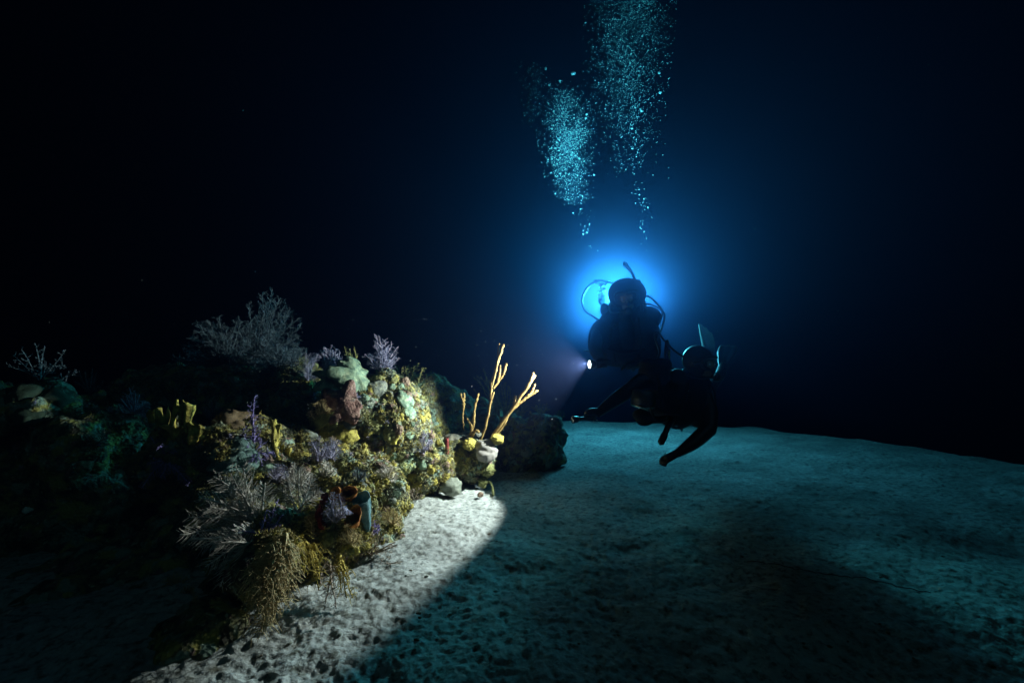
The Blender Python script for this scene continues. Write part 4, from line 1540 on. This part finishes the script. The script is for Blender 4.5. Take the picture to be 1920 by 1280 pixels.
def tank(root, a, b, r=.09):
    """air cylinder from base a to valve end b"""
    org = np.array(root.location)
    mb = MB()
    cyl(mb, a, b, [(0, .001), (0, r * .8), (.03, r), (.8, r), (.9, r * .85), (.97, r * .45), (1.0, r * .3), (1.0, .001)], 28)
    t = link('tank', mb.mesh('tank', M['tank'], org=org), root)
    d = unit(np.asarray(b) - np.asarray(a))
    side = unit(np.cross(d, (0, 1, 0)))
    v = MB()
    cyl(v, b, b + d * .07, [(0, .001), (0, .022), (.6, .022), (.65, .03), (1, .03), (1, .001)], 14)
    cyl(v, b + d * .045 - side * .055, b + d * .045 + side * .055, [(0, .001), (0, .02), (.25, .022), (.3, .014), (.7, .014), (.75, .022), (1, .02), (1, .001)], 14)
    link('valve', v.mesh('valve', M['steel'], org=org), t)
    fs = MB()
    cyl(fs, b + d * .07, b + d * .13, [(0, .001), (0, .028), (.3, .032), (.8, .032), (1, .02), (1, .001)], 16)
    link('first_stage', fs.mesh('first_stage', M['steel'], org=org), t)
    return b + d * .1


def fin(root, heel, tip, width, normal, mat='rubber'):
    org = np.array(root.location)
    heel, tip = np.asarray(heel, float), np.asarray(tip, float)
    d = tip - heel
    L = np.linalg.norm(d)
    d = unit(d)
    n = unit(np.asarray(normal) - d * (np.asarray(normal) @ d))
    sd = np.cross(d, n)
    nu, nv = 9, 14
    A, B = [], []
    for j in range(nv):
        t = j / (nv - 1)
        w = width * .5 * (.42 + .58 * min(1, max(0, (t - .2) / .5)) ** .8)
        for i in range(nu):
            q = -1 + 2 * i / (nu - 1)
            c = heel + d * (L * t * (1 - .05 * q * q * t)) + sd * q * w + n * (.03 * math.sin(t * 2.4) + .01 * math.cos(q * 9))
            th = .020 * (1 - t) + .004 + (.010 if abs(q) > .8 else 0) * (1 - t)
            A.append(c + n * th)
            B.append(c - n * th)
    V = np.array(A + B)
    i = np.arange(nv - 1)[:, None] * nu
    k = np.arange(nu - 1)[None, :]
    F = np.stack([i + k, i + k + 1, i + nu + k + 1, i + nu + k], -1).reshape(-1, 4)
    m = nu * nv
    rim = np.array(list(range(nu)) + [r * nu + nu - 1 for r in range(1, nv)] + [(nv - 1) * nu + c for c in range(nu - 2, -1, -1)] + [r * nu for r in range(nv - 2, 0, -1)])
    rn = np.roll(rim, -1)
    mb = MB()
    mb.add(V, np.concatenate([F, F[:, ::-1] + m, np.stack([rn, rim, rim + m, rn + m], 1)]))
    o = link('fin', mb.mesh('fin', M[mat], org=org), root)
    fp = MB()
    cyl(fp, heel - d * .1, heel + d * .2, [(0, .001), (0, .05), (.3, .056), (.7, .052), (1, .03), (1, .001)], 16)
    link('foot_pocket', fp.mesh('foot_pocket', M['rubber'], org=org), o)
    return o


def torch(name, label, lens_p, d, lens_mat, length=.17, r=.026, ring=False):
    d = unit(d)
    lens_p = np.asarray(lens_p, float)
    root = thing(name, label, 'torch', lens_p - d * length)
    org = lens_p - d * length
    mb = MB()
    cyl(mb, org, lens_p - d * .055, [(0, .001), (0, r * .62), (.04, r * .72), (.12, r * .72), (.16, r * .64), (.85, r * .64), (1, r * .8), (1, .001)], 20)
    link('handle', mb.mesh('handle', M['tank'], org=org), root)
    hb = MB()
    cyl(hb, lens_p - d * .056, lens_p, [(0, .001), (0, r * .8), (.3, r * 1.12), (.55, r * 1.12), (.6, r * 1.2), (.98, r * 1.2), (1, r * 1.12), (.97, r), (.95, r)], 24)
    hd = link('head', hb.mesh('head', M['tank'], org=org), root)
    lb = MB()
    cyl(lb, lens_p - d * .006, lens_p - d * .001, [(0, .001), (0, r * 1.0), (1, r * 1.0), (1, .0005)], 24)
    link('lens', lb.mesh('lens', M[lens_mat], org=org), hd)
    if ring:
        q = org - d * .0
        c = np.array([q + np.array([math.cos(t) * .017, 0, math.sin(t) * .017 - .035]) for t in np.linspace(0, 6.4, 20)])
        rb_ = MB()
        rb_.tube(c, .0035, 6)
        rb_.tube([q, q + np.array([0, 0, -.018])], .004, 6)
        link('lanyard_ring', rb_.mesh('lanyard_ring', M['steel'], org=org), root)
    return root


# ---- the upper diver, coming head-on with the lit torch
org1 = at(1172, 655, 4.95)
d1 = thing('person', 'upper scuba diver in black, silhouetted against the blue glow, holding the lit torch', 'person', org1)
b = Body()
neck, chest, pelvis = at(1172, 600, 4.42), at(1170, 640, 4.5), at(1174, 662, 4.98)
b.limb([at(1172, 612, 4.45), chest, (chest + pelvis) / 2, pelvis], (.10, .15, .14, .15), 16)
b.ellipsoid(chest, (.20, .14, .13), 3)
b.limb([neck, at(1173, 585, 4.38)], (.062, .058), 6)
sR, sL = at(1122, 622, 4.46), at(1224, 620, 4.46)
b.limb([at(1150, 618, 4.46), sR], (.08, .07), 6)
b.limb([at(1198, 618, 4.46), sL], (.08, .07), 6)
hand1 = TORCH_P - TORCH_D * .11
wr1 = hand1 + np.array([.03, .10, .03])
b.limb([sR, at(1116, 650, 4.3), at(1122, 668, 4.14), wr1], (.068, .058, .052, .034), 16)
b.grip(hand1, TORCH_D, .019, np.array([.1, .7, .4]), wr1)
wr2 = at(1196, 682, 4.25)
b.limb([sL, at(1228, 655, 4.44), at(1222, 678, 4.36), wr2], (.068, .058, .052, .034), 16)
b.open_hand(wr2, np.array([-.8, -.1, -.1]), np.array([0, -.3, -.8]))
for sg, kx, ax in ((-1, 1152, 1158), (1, 1196, 1192)):
    b.limb([pelvis + np.array([sg * .09, 0, 0]), at(kx, 645, 5.4), at(ax, 630, 5.82)], (.10, .062, .045), 14)
    b.limb([at(ax, 630, 5.8), at(ax, 628, 5.95)], (.045, .04), 6)
hc = at(1176, 557, 4.32)
face1 = unit((-.25, -.9, -.42))
x, f, u = b.head(hc, face1, (0.0, .3, 1), 1.3)
b.ellipsoid(hc - f * .05 + u * .02, (.185, .16, .155), 3)           # loose hood
finish_body(b, d1, org1, (hc, x, f, u))
rc = scuba_head_gear(d1, hc, x, f, u, 1.3)
j = MB()
for px, py, Y, r in ((1137, 640, 4.5, (.185, .17, .25)), (1204, 638, 4.5, (.165, .17, .27)), (1165, 668, 4.5, (.25, .14, .11)), (1216, 596, 4.52, (.13, .1, .12)), (1150, 600, 4.5, (.13, .11, .12)), (1190, 590, 4.5, (.12, .1, .12)),
                     (1190, 672, 4.5, (.19, .13, .10)), (1222, 660, 4.5, (.075, .1, .12))):
    j.ellipsoid(at(px, py, Y), r, 3)
solid(d1, 'buoyancy_vest', j, 'fabric', .014, 3)
tv = tank(d1, at(1160, 640, 5.15), at(1157, 560, 4.66), .1)
tv = tank(d1, at(1194, 640, 5.15), at(1196, 560, 4.66), .1)
sn = MB()
sn.tube(spline([hc + x * .12 - u * .16, hc + x * .125, at(1190, 524, 4.3), at(1184, 510, 4.3), at(1176, 500, 4.3), at(1170, 493, 4.3)], 30), np.interp(np.linspace(0, 1, 30), [0, .6, .8, .92, 1], [.014, .015, .019, .027, .018]), 10)
link('snorkel', sn.mesh('snorkel', M['rubber'], org=org1), d1)
kb = MB()
kb.ellipsoid(at(1197, 529, 4.36), (.030, .03, .028), 2)
kb.ellipsoid(at(1193, 535, 4.38), (.03, .03, .03), 2)
link('valve_knob', kb.mesh('valve_knob', M['rubber'], org=org1), d1)
st1 = MB()
for px, py, r in ((1118, 529, .024), (1127, 534, .028), (1124, 546, .020), (1132, 541, .022), (1122, 554, .016), (1135, 533, .02), (1129, 553, .018)):
    st1.ellipsoid(at(px, py, 4.45), (r, r, r * .8), 2)
st1.tube(spline([at(1114, 527, 4.55), at(1124, 526, 4.55), at(1138, 528, 4.55), at(1150, 531, 4.6)], 20), np.linspace(.018, .011, 20), 8)
st1.tube(spline([at(1128, 530, 4.55), at(1127, 545, 4.55), at(1134, 556, 4.55)], 14), .009, 8)
link('spare_regulator', st1.mesh('spare_regulator', M['steel'], org=org1), d1)
sh = MB()
sh.ellipsoid(at(1128, 563, 4.5), (.035, .04, .05), 2)
sh.ellipsoid(at(1134, 580, 4.48), (.05, .05, .07), 2)
link('collar_strap', sh.mesh('collar_strap', M['fabric'], org=org1), d1)
hose(d1, [at(1120, 529, 4.55), at(1108, 532, 4.55), at(1096, 547, 4.55), at(1091, 565, 4.55), at(1097, 582, 4.52), at(1112, 593, 4.48), at(1128, 603, 4.45)], .0125)
hose(d1, [tv, at(1196, 556, 4.6), at(1216, 556, 4.5), at(1232, 569, 4.45), at(1243, 583, 4.42), at(1246, 596, 4.4), at(1238, 622, 4.4), at(1228, 645, 4.36)], .010)
hose(d1, [tv + np.array([.02, 0, -.02]), at(1200, 566, 4.6), at(1220, 571, 4.52), at(1237, 578, 4.47), at(1242, 590, 4.45), at(1236, 604, 4.4)], .009)
hose(d1, [tv, at(1150, 562, 4.5), at(1145, 585, 4.3), rc], .008)
pk = MB()
pk.ellipsoid(at(1187, 688, 4.5), (.028, .03, .05), 2)
pk.tube([at(1189, 665, 4.5), at(1187, 690, 4.5)], .014, 8)
link('gauge_console', remeshed(pk, .006, org1, 'gauge_console', 'rubber'), d1)
tg = MB()
tg.tube(spline([at(1108, 660, 4.5), at(1100, 657, 4.48), at(1094, 658, 4.46)], 8), np.linspace(.012, .004, 8), 6)
link('pull_tab', tg.mesh('pull_tab', M['rubber'], org=org1), d1)
fin(d1, at(1158, 628, 5.95), at(1150, 632, 6.4), .2, (0.2, -.3, .9))
fin(d1, at(1192, 626, 5.95), at(1196, 632, 6.4), .2, (-.2, -.3, .9))
torch('dive_torch', 'lit dive torch in the upper diver\'s hand, shining on the reef', TORCH_P, TORCH_D, 'lit_lens', .19, .032)

for pts in ([at(1150, 600, 4.3), at(1146, 640, 4.26), at(1152, 678, 4.3)], [at(1196, 596, 4.3), at(1200, 640, 4.26), at(1194, 680, 4.3)], [at(1140, 655, 4.28), at(1172, 662, 4.24), at(1208, 655, 4.28)]):
    sb_ = MB()
    sb_.tube(spline(pts, 16), .016, 6)
    link('strap', sb_.mesh('strap', M['fabric'], org=org1), d1)
for px, py in ((1148, 640), (1199, 640), (1152, 612)):
    ringm = MB()
    c_ = at(px, py, 4.24)
    ringm.tube([c_ + np.array([math.cos(t) * .022, 0, math.sin(t) * .022]) for t in np.linspace(0, 6.5, 18)], .004, 6)
    link('strap_ring', ringm.mesh('strap_ring', M['steel'], org=org1), d1)

# ---- the lower diver, reaching out with the unlit torch
org2 = at(1285, 775, 4.25)
d2 = thing('person', 'lower scuba diver in black reaching left with an unlit torch, fins behind', 'person', org2)
b = Body()
chest, pelvis = at(1265, 735, 3.86), at(1288, 768, 4.28)
b.limb([at(1270, 712, 3.84), chest, (chest + pelvis) / 2, pelvis], (.10, .145, .14, .15), 16)
b.ellipsoid(chest, (.2, .14, .13), 3)
hc = at(1312, 680, 3.76)
b.limb([at(1282, 712, 3.84), at(1302, 695, 3.8)], (.065, .06), 6)
sR, sL = at(1202, 714, 3.82), at(1316, 740, 3.86)
b.limb([at(1240, 712, 3.84), sR], (.085, .068), 6)
b.limb([at(1290, 728, 3.86), sL], (.085, .072), 6)
wr1 = at(1121, 774, 3.68)
b.limb([sR, at(1180, 731, 3.77), at(1150, 752, 3.73), wr1], (.068, .062, .055, .036), 16)
t2d = unit(at(1072, 787, 3.62) - at(1106, 782, 3.66))
hand2 = at(1106, 781, 3.66)
b.grip(hand2, t2d, .0155, np.array([.3, .1, .8]), wr1)
el = at(1322, 806, 3.72)
wr2 = at(1272, 848, 3.6)
b.limb([sL, at(1328, 772, 3.8), el + np.array([.028, 0, .01])], (.075, .078, .066), 10)
b.limb([el + np.array([.028, 0, .01]), at(1302, 828, 3.66), wr2], (.066, .057, .037), 10)
b.open_hand(wr2, at(1243, 862, 3.58) - wr2, np.array([-.2, .3, -.8]))
for sg, k, a in ((-1, (1308, 735, 4.68), (1326, 685, 5.02)), (1, (1332, 728, 4.66), (1350, 700, 5.06))):
    b.limb([pelvis + np.array([sg * .09, 0, 0]), at(*k), at(*a)], (.105, .066, .046), 14)
    b.limb([at(*a), at(a[0] + 1, a[1] - 8, a[2] + .1)], (.046, .04), 6)
face2 = unit((.62, -.72, -.3))
x, f, u = b.head(hc, face2, (-.1, .1, 1), 1.15)
b.ellipsoid(hc - f * .03 + u * .015, (.118, .118, .125), 3)
finish_body(b, d2, org2, (hc, x, f, u))
rc2 = scuba_head_gear(d2, hc, x, f, u, 1.15)
j = MB()
for px, py, Y, r in ((1226, 702, 3.86, (.135, .13, .125)), (1214, 682, 3.86, (.07, .1, .05)), (1240, 684, 3.86, (.09, .1, .06)), (1288, 745, 3.88, (.17, .16, .22)), (1245, 750, 3.9, (.17, .14, .15)), (1268, 778, 3.92, (.15, .14, .12)), (1310, 780, 3.9, (.08, .1, .1)), (1310, 722, 3.9, (.1, .1, .1))):
    j.ellipsoid(at(px, py, Y), r, 3)
solid(d2, 'buoyancy_vest', j, 'fabric', .013, 3)
tv2 = tank(d2, at(1275, 745, 4.55), at(1236, 690, 4.08), .09)
cn = MB()
cyl(cn, at(1208, 733, 3.72), at(1205, 763, 3.70), [(0, .001), (0, .085), (.1, .1), (.95, .095), (1, .085), (1, .001)], 22)
can = link('light_canister', cn.mesh('light_canister', M['tank'], org=org2), d2)
lid = MB()
cyl(lid, at(1205, 764.5, 3.70), at(1204, 767, 3.70), [(0, .001), (0, .086), (1, .086), (1, .001)], 22)
link('lid', lid.mesh('lid', M['steel'], org=org2), can)
pc = MB()
pc.ellipsoid(at(1206, 778, 3.70), (.088, .07, .055), 3)
pc.ellipsoid(at(1208, 789, 3.70), (.065, .06, .04), 3)
pc.tube(spline([at(1220, 787, 3.7), at(1236, 786, 3.75), at(1255, 782, 3.85)], 12), np.linspace(.034, .024, 12), 10)
link('pouch', remeshed(pc, .009, org2, 'pouch', 'fabric'), d2)
gc = MB()
gc.tube(spline([at(1262, 785, 3.8), at(1252, 800, 3.72), at(1246, 815, 3.68), at(1239, 830, 3.66)], 16), np.interp(np.linspace(0, 1, 16), [0, .6, .72, 1], [.024, .024, .030, .028]), 10)
link('gauge_console', gc.mesh('gauge_console', M['rubber'], org=org2), d2)
inf = MB()
inf.tube(spline([at(1251, 688, 3.92), at(1251, 665, 3.92), at(1251, 648, 3.92), at(1251, 638, 3.92)], 14), np.interp(np.linspace(0, 1, 14), [0, .6, 1], [.027, .028, .014]), 10)
io = link('inflator', inf.mesh('inflator', M['rubber'], org=org2), d2)
ys = MB()
ys.tube([at(1255, 672, 3.89), at(1255, 658, 3.89)], .006, 6)
link('button', ys.mesh('button', M['yellow'], org=org2), io)
hose(d2, [tv2, at(1236, 660, 4.12), at(1228, 632, 4.1), at(1232, 622, 4.05), at(1247, 640, 3.95), at(1262, 655, 3.86), at(1275, 665, 3.82), at(1292, 672, 3.8)], .010)
hose(d2, [tv2, at(1260, 690, 3.95), at(1300, 706, 3.7), rc2], .009)
hose(d2, [at(1330, 712, 3.9), at(1339, 735, 3.88), at(1340, 765, 3.86), at(1330, 792, 3.84)], .011)
for pts in ([at(1235, 700, 3.7), at(1238, 735, 3.66), at(1246, 770, 3.7)], [at(1290, 712, 3.68), at(1284, 745, 3.64), at(1276, 780, 3.68)], [at(1228, 765, 3.68), at(1258, 775, 3.66), at(1300, 770, 3.68)]):
    sb_ = MB()
    sb_.tube(spline(pts, 16), .016, 6)
    link('strap', sb_.mesh('strap', M['fabric'], org=org2), d2)
hose(d2, [at(1225, 735, 3.68), at(1218, 760, 3.62), at(1232, 790, 3.62), at(1252, 786, 3.66)], .009)
cl = MB()
for px, py, r in ((1268, 797, .014), (1258, 800, .012), (1249, 784, .011), (1278, 806, .012)):
    cl.ellipsoid(at(px, py, 3.74), (r, r * .6, r), 2)
link('clip', cl.mesh('clip', M['steel'], org=org2), d2)
fin(d2, at(1328, 676, 5.1), at(1321, 617, 5.45), .25, (.45, -.75, .2), 'finwhite')
fin(d2, at(1352, 698, 5.15), at(1366, 650, 5.5), .2, (-.5, -.8, .1), 'rubber')
torch('dive_torch', 'unlit dive torch in the lower diver\'s outstretched hand', at(1073, 787, 3.62), t2d, 'dark_lens', .20, .0235, True)

# ---- the video lamp behind the upper diver: the source of the blue glow
lroot = thing('video_lamp', 'bright video lamp in the water behind the upper diver\'s head', 'lamp', LAMP_P)
mb = MB()
cyl(mb, LAMP_P + np.array([0, .14, 0]), LAMP_P + np.array([0, -.03, 0]), [(0, .001), (0, .022), (.1, .026), (.6, .026), (.7, .034), (.98, .036), (1, .032)], 20)
link('lamp_body', mb.mesh('lamp_body', M['tank'], org=LAMP_P), lroot)
mb = MB()
cyl(mb, LAMP_P + np.array([0, -.022, 0]), LAMP_P + np.array([0, -.029, 0]), [(0, .001), (0, .031), (1, .031), (1, .0005)], 20)
link('lens', mb.mesh('lens', M['lamp_lens'], org=LAMP_P), lroot)
mb = MB()
mb.tube(spline([LAMP_P + np.array([0, .08, -.02]), LAMP_P + np.array([.02, .09, -.12]), LAMP_P + np.array([.06, .12, -.2])], 10), .011, 8)
link('grip', mb.mesh('grip', M['rubber'], org=LAMP_P), lroot)

# ------------------------------------------------------------------ bubbles
def lerp_prof(prof, y):
    ys = [q[0] for q in prof]
    return [np.interp(y, ys, [q[k] for q in prof]) for k in (1, 2)]


PLUMES = [  # phrase, distance, (photo height, centre, half width) profile, photo height range, how many, size range m, density power
    ('lower plume', 7.4, [(145, 1062, 18), (160, 1055, 27), (182, 1054, 32), (190, 1064, 40), (250, 1062, 44), (320, 1066, 37), (375, 1072, 30), (400, 1080, 26)], (148, 385), 4700, (.0032, .0085)),
    ('lower plume', 7.4, [(360, 1072, 34), (400, 1090, 18), (450, 1098, 8), (490, 1130, 12)], (355, 490), 45, (.004, .010)),
    ('upper plume', 7.3, [(-60, 1185, 66), (60, 1180, 66), (150, 1174, 62), (200, 1176, 56), (340, 1180, 34)], (-60, 340), 6800, (.0030, .0078)),
    ('upper plume', 7.3, [(100, 1180, 66), (150, 1180, 64), (200, 1178, 54), (250, 1178, 40), (290, 1178, 20)], (110, 300), 300, (.0036, .010)),
    ('upper plume', 7.3, [(100, 1235, 25), (250, 1225, 25), (340, 1255, 14)], (40, 340), 80, (.0035, .009)),
    ('thin trail above the upper diver', 7.4, [(335, 1192, 10), (370, 1205, 16), (400, 1210, 11), (430, 1202, 10), (470, 1208, 8)], (340, 480), 50, (.004, .011)),
    ('faint cloud left of the lower plume', 7.9, [(110, 1005, 40), (150, 1000, 28), (200, 1000, 20), (245, 995, 10)], (115, 245), 260, (.003, .007)),
]
bub = []
for phrase, Y, prof, (ya, yb), cnt, (s0, s1) in PLUMES:
    for k in range(cnt):
        y = ya + (yb - ya) * ((1 - math.sqrt(1 - random.random())) ** (1.15 if cnt > 6000 else .8) if cnt != 4700 else random.triangular(0, 1, .42))
        c_, w = lerp_prof(prof, y)
        q = max(-1.3, min(1.3, random.gauss(0, .5)))
        x = c_ + q * w
        if cnt > 1000 and vnoise(np.array([[x / 21., y / 26., cnt * .37]]), 3)[0] < random.uniform(-1.05, -.1):
            continue
        dd = random.gauss(0, .5) * w / FPX * Y
        s = (s0 + (s1 - s0) * random.random() ** 3.2) * 1.08
        if random.random() < .05:
            s *= random.uniform(1.4, 2.4)
        bub.append((at(x, y, Y + dd), s, phrase))
for x, y, s in ((1075, 138, .032), (1023, 129, .02), (1236, 137, .02), (1238, 174, .02), (1100, 215, .016), (1098, 222, .014), (1035, 242, .016), (1030, 160, .018), (1050, 152, .016)):
    bub.append((at(x, y, 7.5), s * 1.35, 'lower plume' if x < 1110 else 'upper plume'))
bub.sort(key=lambda q: -q[1])
Vb, Fb = ICO(2)
bmesh_ = []
for k in range(4):
    W = Vb.copy()
    W *= (1 + .14 * vnoise(W * 1.3 + k * 5, k))[:, None]
    W[:, 2] *= .68
    bmesh_.append(mesh_from('air_bubble', W, [Fb], M['bubble']))
for k, (p, s, phrase) in enumerate(bub[:300]):
    o = link('air_bubble', bmesh_[k % 4], None, p)
    o.scale = (s, s, s)
    o.rotation_euler = (random.uniform(-.5, .5), random.uniform(-.5, .5), random.uniform(0, 6))
    lab = 'air bubble in the ' + phrase
    g = 'air bubbles of the ' + phrase
    if k == 0:
        lab = 'largest dome shaped air bubble capping the top of the lower plume'
    tag(o, lab, 'bubble', g)
V1, F1 = ICO(1)
mb = MB()
for p, s, phrase in bub[300:]:
    mb.add(V1 * np.array([s, s, s * .7]) + p, F1)
link('small_bubbles', mb.mesh('small_bubbles', M['bubble']), kind='stuff')

# ------------------------------------------------------------------ a thin line on the right of the sand
ln = [floor_at(1395, 1052), floor_at(1440, 1063), floor_at(1540, 1085), floor_at(1640, 1100), floor_at(1745, 1112)]
c = spline(ln, 60)
c[:, 2] = sand_height(c[:, :2]) + .004
mb = MB()
mb.tube(c, .0022, 6)
o = link('thin_line', mb.mesh('thin_line', M['rubber'], org=c[0]), None, c[0])
tag(o, 'thin dark line lying across the sand at the right', 'line')

# ------------------------------------------------------------------ specks drifting in the water
mb = MB()
for k in range(420):
    if k < 220:      # around the torch beam
        q = TORCH_P + TORCH_D * random.uniform(.1, 2.6) + np.array([random.gauss(0, .5), random.gauss(0, .4), random.gauss(0, .4)])
    else:
        q = np.array([random.uniform(-3, 4), random.uniform(2.0, 8), random.uniform(.15, 4.2)])
    if q[2] > .05 and q[1] > 1.2:
        s_ = random.uniform(.0008, .0022)
        mb.add(ICO(1)[0] * s_ * np.array([1, 1, random.uniform(.5, 1)]) + q, ICO(1)[1])
link('drifting_specks', mb.mesh('drifting_specks', M['white']), kind='stuff')
